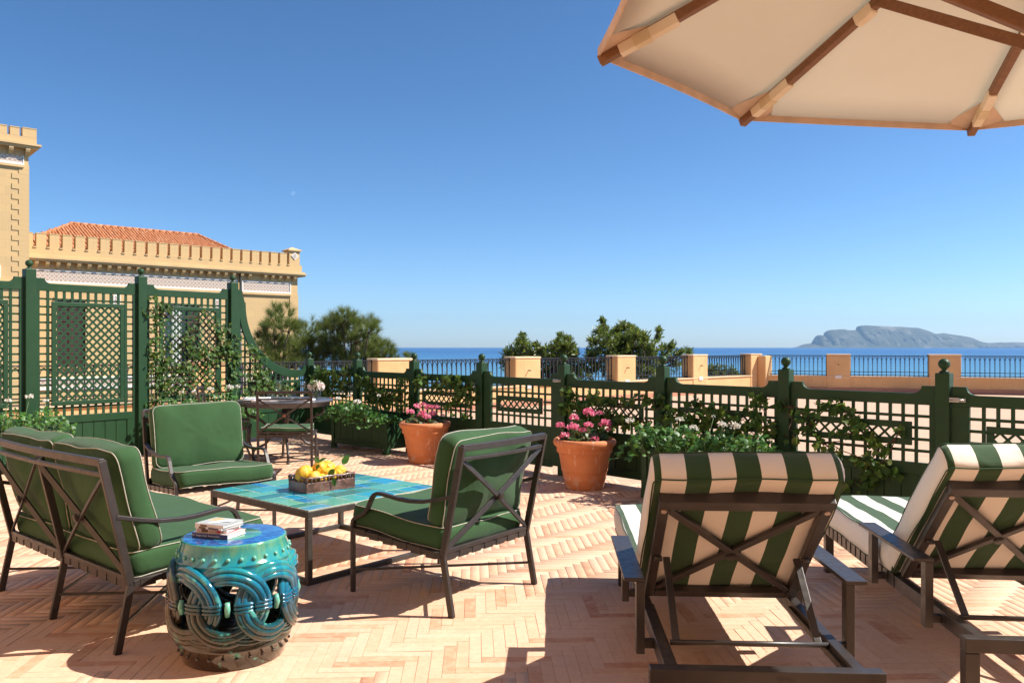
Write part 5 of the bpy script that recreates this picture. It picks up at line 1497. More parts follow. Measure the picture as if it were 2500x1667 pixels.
def lounge_chair(mods, loc, rz, label, cat, group=None, seed=0):
    """local x forward, y sideways, rear feet on x=0"""
    t = empty('loveseat' if mods == 2 else 'armchair', loc, rz, label, cat, group)
    MW = 0.734; W = MW*mods; ys = [-W/2 + MW*k for k in range(mods+1)]
    w = 0.026
    J = (0.062, 0.30); T_ = (-0.070, 0.885)      # joint seat/back, top of back (x,z)
    def bk(f, off=0): return (J[0]+(T_[0]-J[0])*f + off, J[1]+(T_[1]-J[1])*f)
    for y in ys:
        mb = MB(); mb.beam((0.0, y, 0), (J[0], y, J[1]+0.01), 0.034, 0.022, up=(0,1,0)); mb.build('rear_leg', M_bronze, t, bev=0.003)
        mb = MB(); mb.beam((J[0], y, J[1]), (T_[0], y, T_[1]), 0.036, 0.022, up=(0,1,0)); mb.build('back_post', M_bronze, t, bev=0.003)
    # rails of the back, slightly bowed rearwards
    def bowed(f, w_, h_, name, bow=0.035):
        mb = MB(); n = 10*mods; pts = []
        for k in range(n+1):
            u = k/n; x, z = bk(f); pts.append((x - bow*math.sin(math.pi*u), -W/2+W*u, z))
        mb.sweep(pts, (0,0,1), w_, h_); return mb.build(name, M_bronze, t, bev=0.003)
    bowed(0.985, 0.034, 0.026, 'top_rail', 0.03); bowed(0.885, 0.020, 0.022, 'upper_rail', 0.03)
    mb = MB(); x, z = bk(0.05); mb.beam((x, -W/2, z), (x, W/2, z), 0.022, 0.024); mb.build('lower_rail', M_bronze, t, bev=0.003)
    for k in range(mods):
        ya, yb = ys[k]+0.014, ys[k+1]-0.014
        a = bk(0.875); b_ = bk(0.07)
        mid = bk(0.47)
        for (p, q) in ((ya, yb), (yb, ya)):
            mb = MB(); n = 8; pts = []
            for i in range(n+1):
                u = i/n; y = p+(q-p)*u; f = 0.875+(0.07-0.875)*u; xx, zz = bk(f); bow = 0.022*math.sin(math.pi*(y-ys[0])/W)*f
                pts.append((xx-bow, y, zz))
            mb.sweep(pts, (0.2,0,1), 0.034, 0.012); mb.build('cross_brace', M_bronze, t, bev=0.002)
        mb = MB(); ym = (ya+yb)/2
        d = Vector((-0.97,0,-0.22)); c = Vector((mid[0]-0.028, ym, mid[1]))
        mb.tube([c, c+d*0.012], 0.021, 14, smooth=False); mb.tube([c+d*0.012, c+d*0.015], 0.013, 12, smooth=False); mb.build('medallion', M_bronze, t)
    # seat frame
    F = (0.745, 0.352); sr = J
    for y in (ys[0], ys[-1]):
        mb = MB(); mb.beam((sr[0], y, sr[1]+0.005), (F[0], y, F[1]), 0.022, 0.030); mb.build('seat_rail', M_bronze, t, bev=0.003)
        # front leg flowing into the arm
        sg = 1 if y > 0 else -1
        path = [(0.745,0.0),(0.745,0.20),(0.745,0.385),(0.741,0.405),(0.727,0.420),(0.700,0.433),(0.665,0.448),(0.640,0.465),(0.622,0.488),(0.605,0.520),(0.588,0.552),(0.570,0.570),(0.545,0.580),(0.51,0.581),(0.45,0.575),(0.38,0.568),(0.30,0.566),(0.20,0.574),(0.10,0.595),(0.0,0.622),(-0.008,0.624)]
        mb = MB(); mb.sweep([(p[0], y+sg*0.0, p[1]) for p in path], (0,1,0), 0.027, 0.020); mb.build('arm', M_bronze, t, bev=0.003)
    mb = MB(); mb.beam((F[0], -W/2, F[1]), (F[0], W/2, F[1]), 0.022, 0.030); mb.build('seat_rail', M_bronze, t, bev=0.003)
    mb = MB(); mb.beam((sr[0], -W/2, sr[1]), (sr[0], W/2, sr[1]), 0.022, 0.030); mb.build('seat_rail', M_bronze, t, bev=0.003)
    # webbing straps wrapped over the rails
    nst = 7*mods
    for k in range(nst):
        y = -W/2+W*(k+0.5)/nst
        mb = MB(); mb.box(sr[0]-0.014, sr[0]+0.014, y-0.036, y+0.036, sr[1]-0.0185, sr[1]+0.019); mb.box(F[0]-0.014, F[0]+0.014, y-0.036, y+0.036, F[1]-0.0185, F[1]+0.017)
        mb.beam((sr[0], y, sr[1]+0.017), (F[0], y, F[1]+0.017), 0.072, 0.004); mb.build('webbing_strap', M_bronze, t)
    for y in (ys[0], ys[-1]):
        for k in range(6):
            u = (k+0.7)/6.4; x = sr[0]+(F[0]-sr[0])*u; z = sr[1]+(F[1]-sr[1])*u
            mb = MB(); mb.box(x-0.036, x+0.036, y-0.0135, y+0.0135, z-0.0185, z+0.018); mb.build('webbing_strap', M_bronze, t)
    # crossed stretchers
    for k in range(mods):
        ya, yb = ys[k], ys[k+1]
        fa, fb = (0.745, 0.745)
        mb = MB(); mb.beam((0.026, ya, 0.125), (0.742, yb, 0.125), 0.012, 0.012); mb.build('stretcher', M_bronze, t)
        mb = MB(); mb.beam((0.026, yb, 0.122), (0.742, ya, 0.122), 0.012, 0.012); mb.build('stretcher', M_bronze, t)
    if mods == 2:
        mb = MB(); mb.beam((0.745, 0, 0), (0.745, 0, F[1]), 0.026, 0.026, up=(1,0,0)); mb.build('front_leg', M_bronze, t, bev=0.003)
    # cushions
    sl = math.atan2(F[1]-sr[1], F[0]-sr[0])
    cushion('seat_cushion', 0.70, W-0.036, 0.115, M_greenfab, t, loc=(0.425, 0, 0.408), rot=(0, -sl, 0), puff=0.010, seed=seed)
    tilt = math.atan2(J[0]-T_[0], T_[1]-J[1])
    for k in range(mods):
        yc = (ys[k]+ys[k+1])/2; cw = MW-0.05 if mods == 1 else MW-0.008
        c = cushion('back_cushion', 0.485, cw, 0.105, M_greenfab, t, loc=(0.100, yc, 0.682), puff=0.042, cr=0.05, seed=seed+k+3, wr=0.007, pk=0.0035)
        c.rotation_euler = (0, R(-90)-tilt-R(1) , 0)
        # cushion local x -> up the back
        c.rotation_euler = (0, R(-90) - tilt, 0)
    return t
c1 = lounge_chair(1, (-0.089, 4.456, 0), math.atan2(0.6, -0.8), 'bronze-framed green armchair seen from behind, right of the tiled table', 'armchair', 'green cushioned armchairs', 1)
c2 = lounge_chair(1, (-2.60, 6.60, 0), R(-50), 'bronze-framed green armchair facing us in front of the ivy trellis', 'armchair', 'green cushioned armchairs', 5)
c3 = lounge_chair(2, (-2.35, 4.14, 0), math.atan2(0.76, 0.64), 'two-seat green cushioned sofa seen from behind at the left', 'sofa', None, 9)

# ---- tiled coffee table
def coffee_table():
    F = Vector((-1.187, 4.71, 0)); L = Vector((-2.0, 5.43, 0))
    u = (Vector((-0.488, 5.54, 0))-F); S = 1.085
    ang = math.atan2(0.83, 0.70)
    t = empty('coffee_table', F, ang, 'low square table with turquoise tiled top between the green seats', 'table')
    H = 0.427; b = 0.034      # local x along the right edge, local y along the left edge
    for (x, y) in ((0,0),(S-b,0),(S-b,S-b),(0,S-b)):
        mb = MB(); mb.box(x, x+b, y, y+b, 0.0, H-0.036); mb.build('leg', M_tableframe, t, bev=0.003)
    for (a, bb, c, d) in ((0,S,0,b),(0,S,S-b,S),(0,b,b+0.001,S-b-0.001),(S-b,S,b+0.001,S-b-0.001)):
        mb = MB(); mb.box(a, bb, c, d, H-0.035, H+0.002); mb.build('top_frame', M_tableframe, t, bev=0.002)
    for (a, bb, c, d) in ((b,S-b,0.001,b-0.001),(b,S-b,S-b+0.001,S-0.001),(0.001,b-0.001,b,S-b),(S-b+0.001,S-0.001,b,S-b)):
        mb = MB(); mb.box(a, bb, c, d, 0.0, b-0.002); mb.build('floor_frame', M_tableframe, t, bev=0.003)
    mb = MB(); mb.box(b, S-b, b, S-b, H-0.03, H-0.005); mb.build('tile_bed', pmat('pale_grout', (0.50,0.50,0.40), rough=0.9, sc=40), t)
    # irregular tile layout: recursive splits
    rr = random.Random(17); cells = []
    def split(x0, x1, y0, y1, d):
        w, h = x1-x0, y1-y0
        if d == 0 or (max(w, h) < 0.24 and rr.random() < 0.65) or max(w, h) < 0.13: cells.append((x0,x1,y0,y1)); return
        if w > h: c = x0+w*rr.choice([0.4,0.5,0.6]); split(x0,c,y0,y1,d-1); split(c,x1,y0,y1,d-1)
        else: c = y0+h*rr.choice([0.4,0.5,0.6]); split(x0,x1,y0,c,d-1); split(x0,x1,c,y1,d-1)
    g = (S-2*b)/3; base = b*0.35; G = (S-2*base)/3
    for i in range(3):
        for j in range(3): split(base+i*G, base+(i+1)*G, base+j*G, base+(j+1)*G, 3)
    for (x0, x1, y0, y1) in cells:
        q = 0.0038; cx, cy = (x0+x1)/2, (y0+y1)/2; hx, hy = (x1-x0)/2-q, (y1-y0)/2-q
        z0, z1 = H+0.0025, H+0.010+rr.uniform(0,0.0015); c = 0.002
        mb = MB(); vs = [(-hx,-hy,z0-H),(hx,-hy,z0-H),(hx,hy,z0-H),(-hx,hy,z0-H),(-hx,-hy,z1-H-c),(hx,-hy,z1-H-c),(hx,hy,z1-H-c),(-hx,hy,z1-H-c),(-hx+c,-hy+c,z1-H),(hx-c,-hy+c,z1-H),(hx-c,hy-c,z1-H),(-hx+c,hy-c,z1-H)]
        mb.add(vs, [(0,1,5,4),(1,2,6,5),(2,3,7,6),(3,0,4,7),(4,5,9,8),(5,6,10,9),(6,7,11,10),(7,4,8,11),(8,9,10,11)])
        o = mb.build('tile', M_tile, t, loc=(cx, cy, H)); o.rotation_euler = (R(rr.gauss(0,0.3)), R(rr.gauss(0,0.3)), 0)
    mb = MB(); mb.box(base, S-base, base, S-base, H+0.0022, H+0.0088); mb.build('grout', MATS['pale_grout'], t)
    return t, ang
ct, CT_ANG = coffee_table()
TOPZ = 0.427+0.011

def basket():
    t = empty('ceramic_basket', (-1.33, 5.235, TOPZ), math.atan2(0.25, 0.258), 'brown glazed ceramic basket with a notched rim on the tiled table', 'basket')
    m, nt, b = nodes('brown_ceramic'); co = objco(nt)
    c = ramp(nt, [(0.30,(0.05,0.022,0.014)),(0.48,(0.11,0.045,0.028)),(0.60,(0.22,0.10,0.07)),(0.70,(0.05,0.10,0.07)),(0.8,(0.07,0.03,0.02))], noise(nt, co, 14, 7, 0.7, 0.8))
    nt.links.new(c, b.inputs['Base Color']); b.inputs['Roughness'].default_value = 0.3; b.inputs['Coat Weight'].default_value = 0.4
    bump(nt, b, noise(nt, mapping(nt, co, scale=(1,1,2.5)), 40, 5, 0.6), 0.7, 0.006)
    L, W, H = 0.37, 0.235, 0.068
    mb = MB()
    mb.box(0, L, 0, 0.012, 0, H); mb.box(0, L, W-0.012, W, 0, H); mb.box(0, 0.012, 0.0125, W-0.0125, 0, H); mb.box(L-0.012, L, 0.0125, W-0.0125, 0, H); mb.box(0.0125, L-0.0125, 0.0125, W-0.0125, 0, 0.012)
    mb.build('basket_wall', m, t, bev=0.004)
    pm = MB(); pm.lathe([(0.008,0),(0.007,0.012),(0.009,0.026),(0.004,0.03)], 7); pme = pm.mesh('rim_post'); pme.materials.append(m)
    for (x0, y0, x1, y1, n) in ((0.006,0.006,L-0.006,0.006,12),(0.006,W-0.006,L-0.006,W-0.006,12),(0.006,0.03,0.006,W-0.03,4),(L-0.006,0.03,L-0.006,W-0.03,4)):
        for k in range(n):
            u = k/(n-1); o = link('rim_post', pme, None, t, loc=(x0+(x1-x0)*u, y0+(y1-y0)*u, H-0.001)); o.rotation_euler = (rnd.uniform(-0.15,0.15), rnd.uniform(-0.15,0.15), rnd.uniform(0,3))
    pts = []
    for (x0, y0, x1, y1, n) in ((0.006,0.006,L-0.006,0.006,16),(L-0.006,0.006,L-0.006,W-0.006,8),(L-0.006,W-0.006,0.006,W-0.006,16),(0.006,W-0.006,0.006,0.006,8)):
        for k in range(n): u = k/n; pts.append((x0+(x1-x0)*u+rnd.uniform(-.0015,.0015), y0+(y1-y0)*u+rnd.uniform(-.0015,.0015), H+0.029+rnd.uniform(-0.002,0.002)))
    mb = MB(); mb.tube(pts, 0.0075, 8, closed=True); mb.build('rim', m, t)
    return t
bk_ = basket()
def citrus_mat():
    m, nt, b = nodes('cedro_skin'); co = objco(nt)
    rv = nn(nt, 'ShaderNodeObjectInfo').outputs['Random']
    base = ramp(nt, [(0,(0.80,0.37,0.012)),(0.5,(0.78,0.42,0.02)),(1,(0.74,0.47,0.045))], rv)
    c = mixc(nt, math_(nt, 'MULTIPLY', noise(nt, co, 12, 4), 0.35), base, (0.74,0.50,0.07))
    nt.links.new(c, b.inputs['Base Color']); b.inputs['Roughness'].default_value = 0.42
    b.inputs['Subsurface Weight'].default_value = 0.08; b.inputs['Subsurface Radius'].default_value = (0.02,0.01,0.003)
    bump(nt, b, noise(nt, co, 50, 4, 0.6), 0.9, 0.006)
    return m
M_cedro = citrus_mat()
def citrus():
    rs = np.random.RandomState(8)
    ax = Vector((math.cos(bk_.rotation_euler.z), math.sin(bk_.rotation_euler.z), 0)); ay = Vector((-ax.y, ax.x, 0)); o0 = Vector(bk_.location)
    # u along length, v depth, z above table, size, tilt, label
    spec = [(0.035,0.085,0.115,0.050,(0.1,0.2),'ribbed cedro at the left end of the basket'),
            (0.085,0.13,0.120,0.046,(1.2,0.4),'pale cedro behind the front one in the basket'),
            (0.085,0.045,0.097,0.046,(1.4,1.1),'deep yellow cedro lying at the front of the basket'),
            (0.165,0.10,0.135,0.050,(0.1,-0.2),'upright cedro at the top of the heap'),
            (0.255,0.13,0.135,0.044,(0.6,0.5),'round cedro at the back right of the heap'),
            (0.205,0.055,0.100,0.046,(1.0,-0.5),'cedro half hidden by a leaf in the middle'),
            (0.270,0.06,0.093,0.036,(0.9,0.2),'small cedro low beside the leafy one'),
            (0.315,0.10,0.105,0.040,(1.2,0.9),'pointed cedro at the right end of the basket'),
            (0.145,0.05,0.075,0.038,(0.7,0.3),'cedro showing between the rim posts in front'),
            (0.225,0.10,0.078,0.042,(1.1,0.8),'cedro underneath the heap')]
    for i, (u, v, z, s, tl, lb) in enumerate(spec):
        s *= 1.02
        mb = MB(); n1, n2 = 26, 18; vs = []; fs = []
        ph = rs.rand(8)*6.28
        for j in range(n2+1):
            th = math.pi*j/n2; zz = -math.cos(th); r = math.sin(th)
            nip = max(0, zz-0.88)*0.8
            for k in range(n1):
                a = 2*math.pi*k/n1
                rib = 1+0.085*math.sin(6*a+ph[0]+zz*2)*r+0.08*math.sin(9*a+ph[1]+zz*5)*math.sin(th*5+ph[2])+0.05*math.sin(13*a+zz*9+ph[3])
                rr = r*rib*0.86
                vs.append((rr*math.cos(a)*1.06, rr*math.sin(a)*1.06, zz*1.08+nip))
        for j in range(n2):
            for k in range(n1):
                k2 = (k+1) % n1; fs.append((j*n1+k, j*n1+k2, (j+1)*n1+k2, (j+1)*n1+k))
        mb.add([(p[0]*s, p[1]*s, p[2]*s) for p in vs], fs, smooth=True)
        loc = o0 + ax*(u*1.03) + ay*(v*1.25) + V(0,0,z-0.004)
        o = mb.build('cedro', M_cedro, None, loc=loc); o.rotation_euler = (tl[0], tl[1], i*1.1)
        tag(o, lb, 'citrus fruit', 'cedri heaped in the ceramic basket')
    def leafspray(pts, leaves, label):
        mb = MB(); mb.tube(pts, 0.002, 5)
        t = empty('citrus_sprig', pts[0], 0, label, 'sprig', 'leafy sprigs among the cedri')
        p0 = Vector(pts[0])
        mb.v = [tuple(Vector(v)-p0) for v in mb.v]; mb.build('twig', M_stem, t)
        for (pos, d, nrm, s) in leaves:
            d = Vector(d).normalized(); nrm = Vector(nrm); x = d.cross(nrm).normalized(); nz = x.cross(d)
            vs = []; fs = []; n = 8
            for k in range(n+1):
                u = k/n; w = 0.30*math.sin(math.pi*u**0.8)*(1-0.25*u)
                c = Vector(pos)-p0 + d*(u*s) - nz*(0.22*s*u*u)
                vs += [tuple(c-x*w*s+nz*0.06*s), tuple(c), tuple(c+x*w*s+nz*0.06*s)]
            for k in range(n):
                o = 3*k; fs += [(o,o+1,o+4,o+3),(o+1,o+2,o+5,o+4)]
            lm = MB(); lm.add(vs, fs, smooth=True); lm.build('leaf', L_ger, t)
    P = lambda u, v, z: o0+ax*u+ay*v+V(0,0,z)
    leafspray([P(0.15,0.08,0.14), P(0.13,0.06,0.17), P(0.12,0.05,0.20)], [(P(0.125,0.055,0.19),(0.5,-0.2,0.35),(0,-0.6,0.8),0.065),(P(0.13,0.06,0.18),(-0.5,0,0.8),(0,-0.8,0.5),0.055),(P(0.128,0.06,0.175),(-0.3,-0.2,-0.6),(0,-1,0.3),0.04)], 'leafy sprig sticking up above the upright cedro')
    leafspray([P(0.20,0.03,0.12), P(0.21,0.02,0.125)], [(P(0.215,0.01,0.14),(-0.6,-0.2,-0.75),(0.2,-0.9,0.4),0.075)], 'broad leaf lying over the middle cedri')
    leafspray([P(0.26,0.13,0.17), P(0.31,0.12,0.19), P(0.36,0.12,0.205)], [(P(0.345,0.12,0.145),(0.5,0.1,0.75),(0.3,-0.9,0.3),0.085)], 'leaf on a bare twig reaching right of the basket')
    leafspray([P(0.19,0.0,0.09), P(0.195,-0.012,0.085)], [(P(0.195,-0.014,0.085),(0.1,-0.1,-0.9),(0.2,-0.95,0.2),0.06)], 'small leaf hanging over the front rim')
citrus()

# ---- pierced ceramic stool
def stool():
    C = (-1.265, 3.69, 0)
    t = empty('garden_stool', C, 0, 'turquoise and brown glazed barrel stool pierced with interlaced rings', 'stool')
    def rad(z):
        u = (z-0.27)/0.27
        return 0.272 - 0.046*u*u*(1 if z > 0.27 else 1.12) - 0.004*abs(u)
    Ht = 0.540
    # top drum and shoulder
    prof = [(0.200,0.392),(0.215,0.380),(rad(0.385),0.385),(rad(0.40),0.400),(rad(0.43),0.430),(rad(0.448),0.448),(rad(0.450)+0.005,0.452),(rad(0.458)+0.005,0.458),(rad(0.462),0.462),(rad(0.50),0.500),(rad(0.525),0.525),(0.229,0.536),(0.222,0.541)]
    mb = MB(); mb.lathe(prof, 72); mb.build('shoulder', M_glaze, t)
    mb = MB(); mb.lathe([(0.2225,0.537),(0.2215,0.5412),(0.214,0.5418),(0.001,0.5400)], 72); mb.build('top', M_glazetop, t)
    # foot band
    prof = [(0.18,0.0),(0.216,0.0),(0.222,0.006),(rad(0.05),0.05),(rad(0.082),0.082),(rad(0.085)+0.005,0.086),(rad(0.093)+0.005,0.092),(rad(0.10),0.098),(rad(0.13),0.130),(rad(0.14)-0.012,0.142),(0.21,0.140),(0.18,0.10)]
    mb = MB(); mb.lathe(prof, 72); mb.build('foot_band', M_glaze, t)
    # inner wall glimpsed through the openings
    st = MB(); st.ball((0,0,0), 0.0095, 10, 8); sm = st.mesh('stud'); sm.materials.append(M_glazepale)
    for k in range(28):
        a = 2*math.pi*k/28
        link('stud', sm, None, t, loc=((rad(0.482)+0.001)*math.cos(a), (rad(0.482)+0.001)*math.sin(a), 0.482))
    st = MB(); st.ball((0,0,0), 0.0085, 10, 8); sm = st.mesh('stud'); sm.materials.append(M_glaze)
    for k in range(26):
        a = 2*math.pi*k/26
        link('stud', sm, None, t, loc=((rad(0.055)+0.001)*math.cos(a), (rad(0.055)+0.001)*math.sin(a), 0.055))
    NR = 8; zc = 0.284; Ro = 0.134
    for i in range(NR):
        a0 = 2*math.pi*i/NR + R(-90+13)
        for j, ro in enumerate((Ro+0.023, Ro, Ro-0.023)):
            pts = []; rr = []
            n = 56
            for k in range(n):
                ph = 2*math.pi*k/n
                # interlace: rise and dip where the neighbours cross
                wv = 0.012*math.sin(2*ph)
                zz = zc + ro*math.sin(ph)
                r = rad(zz) - 0.002 + wv - (0.003 if j != 1 else 0) + 0.006*abs(math.sin(ph))**6
                th = a0 + (ro*1.13)*math.cos(ph)/0.278
                pts.append((r*math.cos(th), r*math.sin(th), zz)); rr.append((0.0162 if j != 1 else 0.0172)*(1+0.07*math.sin(3*ph+i*2.1+j)+0.04*math.sin(11*ph+i)))
            mb = MB(); mb.tube(pts, rr, 9, closed=True); mb.build('ring', M_glaze, t)
        # bindings on the flanks of each ring
        for sd in (-1, 1):
            th = a0 + sd*Ro*1.13/0.278; r = rad(zc)+0.004
            mb = MB()
            for dz in (-0.016, 0.0, 0.016):
                pts = [((r+0.008*math.cos(v))*math.cos(th+0.036*math.sin(v)/0.278*3.2*0.33), (r+0.008*math.cos(v))*math.sin(th+0.036*math.sin(v)/0.278*3.2*0.33), zc+dz) for v in [R(-80+20*q) for q in range(9)]]
                mb.tube(pts, 0.008, 6)
            mb.build('binding', M_glaze, t)
        am = a0; r = rad(zc)+0.002
        mb = MB(); mb.tube([(r*math.cos(am), r*math.sin(am), zc-0.030), ((r+0.006)*math.cos(am), (r+0.006)*math.sin(am), zc), (r*math.cos(am), r*math.sin(am), zc+0.030)], [0.010,0.013,0.010], 8); mb.build('bead', M_glazepale, t)
        # swags between foot band and rings
        for q, (zz0, dr) in enumerate(((0.150,0.0),(0.136,0.003),(0.122,0.004))):
            pts = []
            for k in range(9):
                u = -1+2*k/8; th = a0+math.pi/NR+u*0.33; zz = zz0+0.020*u*u
                pts.append(((rad(zz)+dr)*math.cos(th), (rad(zz)+dr)*math.sin(th), zz))
            mb = MB(); mb.tube(pts, 0.0085, 7); mb.build('swag', M_glaze, t)
    return t
stool()

# ---- books
def page_mat():
    m, nt, b = nodes('book_pages'); co = mapping(nt, objco(nt), scale=(1,1,600))
    nt.links.new(ramp(nt, [(0.4,(0.80,0.76,0.68)),(0.6,(0.66,0.62,0.55))], noise(nt, co, 1.0, 2)), b.inputs['Base Color']); b.inputs['Roughness'].default_value = 0.9
    return m
M_pages = page_mat()
def text_obj(body, size, mat, parent, loc, rot, name='lettering', ext=0.0002):
    cu = bpy.data.curves.new(name, 'FONT'); cu.body = body; cu.size = size; cu.extrude = ext; cu.materials.append(mat); cu.align_x = 'CENTER'; cu.align_y = 'CENTER'
    tmp = bpy.data.objects.new(name, cu); COL.objects.link(tmp)
    bpy.context.view_layer.update()
    me = bpy.data.meshes.new_from_object(tmp.evaluated_get(bpy.context.evaluated_depsgraph_get()))
    bpy.data.objects.remove(tmp); me.materials.clear()
    o = link(name, me, mat, parent); o.location = loc; o.rotation_euler = rot; o['kind'] = 'stuff'
    return o
def book(loc, rz, L, W, T, cover, spine, label):
    """spine along local x on the -y side"""
    t = empty('book', loc, rz, label, 'book', 'books stacked on the glazed stool')
    mb = MB(); mb.box(-L/2+0.003, L/2-0.003, -W/2+0.003, W/2-0.004, 0.0022, T-0.0022); mb.build('pages', M_pages, t)
    mb = MB(); mb.box(-L/2, L/2, -W/2, W/2, 0, 0.002); mb.build('back_cover', cover, t)
    mb = MB(); mb.box(-L/2, L/2, -W/2, W/2, T-0.002, T); mb.build('front_cover', cover, t)
    mb = MB(); mb.box(-L/2, L/2, -W/2-0.0015, -W/2+0.0015, 0.0, T); mb.build('spine', spine, t)
    return t
M_blue = pmat('navy_cover', (0.012,0.035,0.13), rough=0.35, sc=9)
M_rose = pmat('rose_cover', (0.62,0.25,0.28), (0.5,0.35,0.36), rough=0.4, sc=9)
M_red = pmat('red_cover', (0.55,0.03,0.045), rough=0.4, sc=9)
M_brown = pmat('brown_label', (0.10,0.04,0.012), rough=0.5, sc=9)
M_greyc = pmat('grey_photo_cover', (0.46,0.48,0.47), (0.36,0.38,0.38), rough=0.35, sc=9)
M_dark = pmat('dark_print', (0.05,0.045,0.045), rough=0.5)
def check_mat():
    m, nt, b = nodes('diamond_print'); co = mapping(nt, objco(nt), rot=(0,R(45),0))
    ck = nn(nt, 'ShaderNodeTexChecker'); ck.inputs['Scale'].default_value = 340; ck.inputs['Color1'].default_value = (0.72,0.60,0.52,1); ck.inputs['Color2'].default_value = (0.15,0.05,0.04,1)
    nt.links.new(co, ck.inputs['Vector']); nt.links.new(ck.outputs[0], b.inputs['Base Color']); b.inputs['Roughness'].default_value = 0.45
    return m
M_check = check_mat()
BZ = 0.5425
bx, by = -1.325, 3.665
b1 = book((bx, by, BZ), R(-17), 0.185, 0.135, 0.020, pmat('photo_cover_pink', (0.70,0.55,0.50), (0.45,0.45,0.50), rough=0.35, sc=30), M_blue, 'navy-spined paperback at the bottom of the stack of books')
text_obj('1937   Spiagge in Sicilia   Beaches of Sicily', 0.0088, M_white, b1, (-0.022, -0.135/2-0.0017, 0.0102), (R(90), 0, 0))
b2 = book((bx-0.005, by+0.008, BZ+0.0205), R(-13), 0.155, 0.115, 0.018, M_red, M_white, 'red book with patterned spine in the middle of the stack')
for (a, c, m_) in ((-0.073,-0.052,M_check),(-0.050,-0.016,M_brown),(-0.014,0.024,M_check),(0.026,0.048,M_red),(0.051,0.062,M_check)):
    mb = MB(); mb.box(a, c, -0.115/2-0.0019, -0.115/2-0.0017, 0.0015, 0.0165); mb.build('spine_band', m_, b2)
b3 = book((bx, by+0.002, BZ+0.039), R(-24), 0.155, 0.135, 0.009, M_greyc, M_white, 'thin pale book lying second from the top')
b4 = book((bx, by+0.004, BZ+0.0485), R(-21), 0.158, 0.132, 0.013, M_greyc, M_white, 'grey photo-covered book on top of the stack')
for (a, c, z0, z1, m_, bb) in ((-0.055,-0.015,0.0005,0.0085,M_brown,b3),(0.0,0.06,0.001,0.008,M_dark,b3),(0.03,0.052,0.0005,0.009,M_rose,b3),(-0.05,-0.012,0.001,0.008,M_brown,b4)):
    mb = MB(); hw = 0.135/2 if bb is b3 else 0.132/2; mb.box(a, c, -hw-0.0022, -hw-0.0018, z0, z1); mb.build('spine_band', m_, bb)
mb = MB(); mb.add([(-0.03,-0.055,0.0132),(0.045,0.02,0.0132),(0.055,0.045,0.0132),(0.02,0.05,0.0132),(-0.02,0.0,0.0132)], [(0,1,2,3,4)]); mb.build('cover_picture', M_white, b4)
mb = MB(); mb.add([(-0.07,0.0,0.0132),(-0.03,0.0,0.0132),(-0.005,0.045,0.0132),(-0.05,0.06,0.0132)], [(0,1,2,3)]); mb.build('cover_picture', pmat('orange_print', (0.62,0.33,0.10), (0.7,0.55,0.3), rough=0.4, sc=40), b4)
mb = MB(); mb.add([(0.02,-0.02,0.0133),(0.055,-0.005,0.0133),(0.06,0.01,0.0133),(0.035,-0.002,0.0133)], [(0,1,2,3)]); mb.build('cover_picture', M_dark, b4)

# ================================================================== DINING SET
def dining_table():
    C = Vector((-2.77, 9.9, 0)); Rr = 0.575; Hh = 0.74
    t = empty('dining_table', C, 0, 'round bronze dining table laid for two beside the curved trellis', 'table')
    mb = MB(); mb.lathe([(0.50,-0.075),(0.53,-0.07),(0.535,-0.035),(Rr-0.02,-0.030),(Rr-0.006,-0.022),(Rr,-0.010),(Rr-0.006,0.0),(Rr-0.03,0.003),(0.001,0.003)], 64, (0,0,Hh)); mb.build('tabletop', pmat('slate_tabletop', (0.10,0.10,0.115), (0.08,0.08,0.09), rough=0.22, sc=10), t)
    for k in range(4):
        a = R(20+90*k); ca, sa = math.cos(a), math.sin(a)
        path = [(0.46,0.67),(0.46,0.60),(0.44,0.56),(0.36,0.53),(0.27,0.48),(0.21,0.41),(0.18,0.33),(0.19,0.26),(0.24,0.20),(0.33,0.165),(0.37,0.13),(0.385,0.07),(0.385,0.0)]
        mb = MB(); mb.tube([(r*ca, r*sa, z) for r, z in path], 0.017, 10); mb.lathe([(0.024,0),(0.022,0.012),(0.018,0.02)], 10, (0.385*ca, 0.385*sa, 0)); mb.build('leg', M_bronze, t)
    for zz, r in ((0.34, 0.19), (0.03, 0.385)):
        mb = MB(); mb.tube([(r*math.cos(2*math.pi*k/32), r*math.sin(2*math.pi*k/32), zz) for k in range(32)], 0.010, 8, closed=True); mb.build('ring_stretcher', M_bronze, t)
    mb = MB(); mb.tube([(0,0,0.62),(0,0,0.34)], 0.02, 10); mb.build('centre_post', M_bronze, t)
    return C, Hh+0.003
TC, TZ = dining_table()
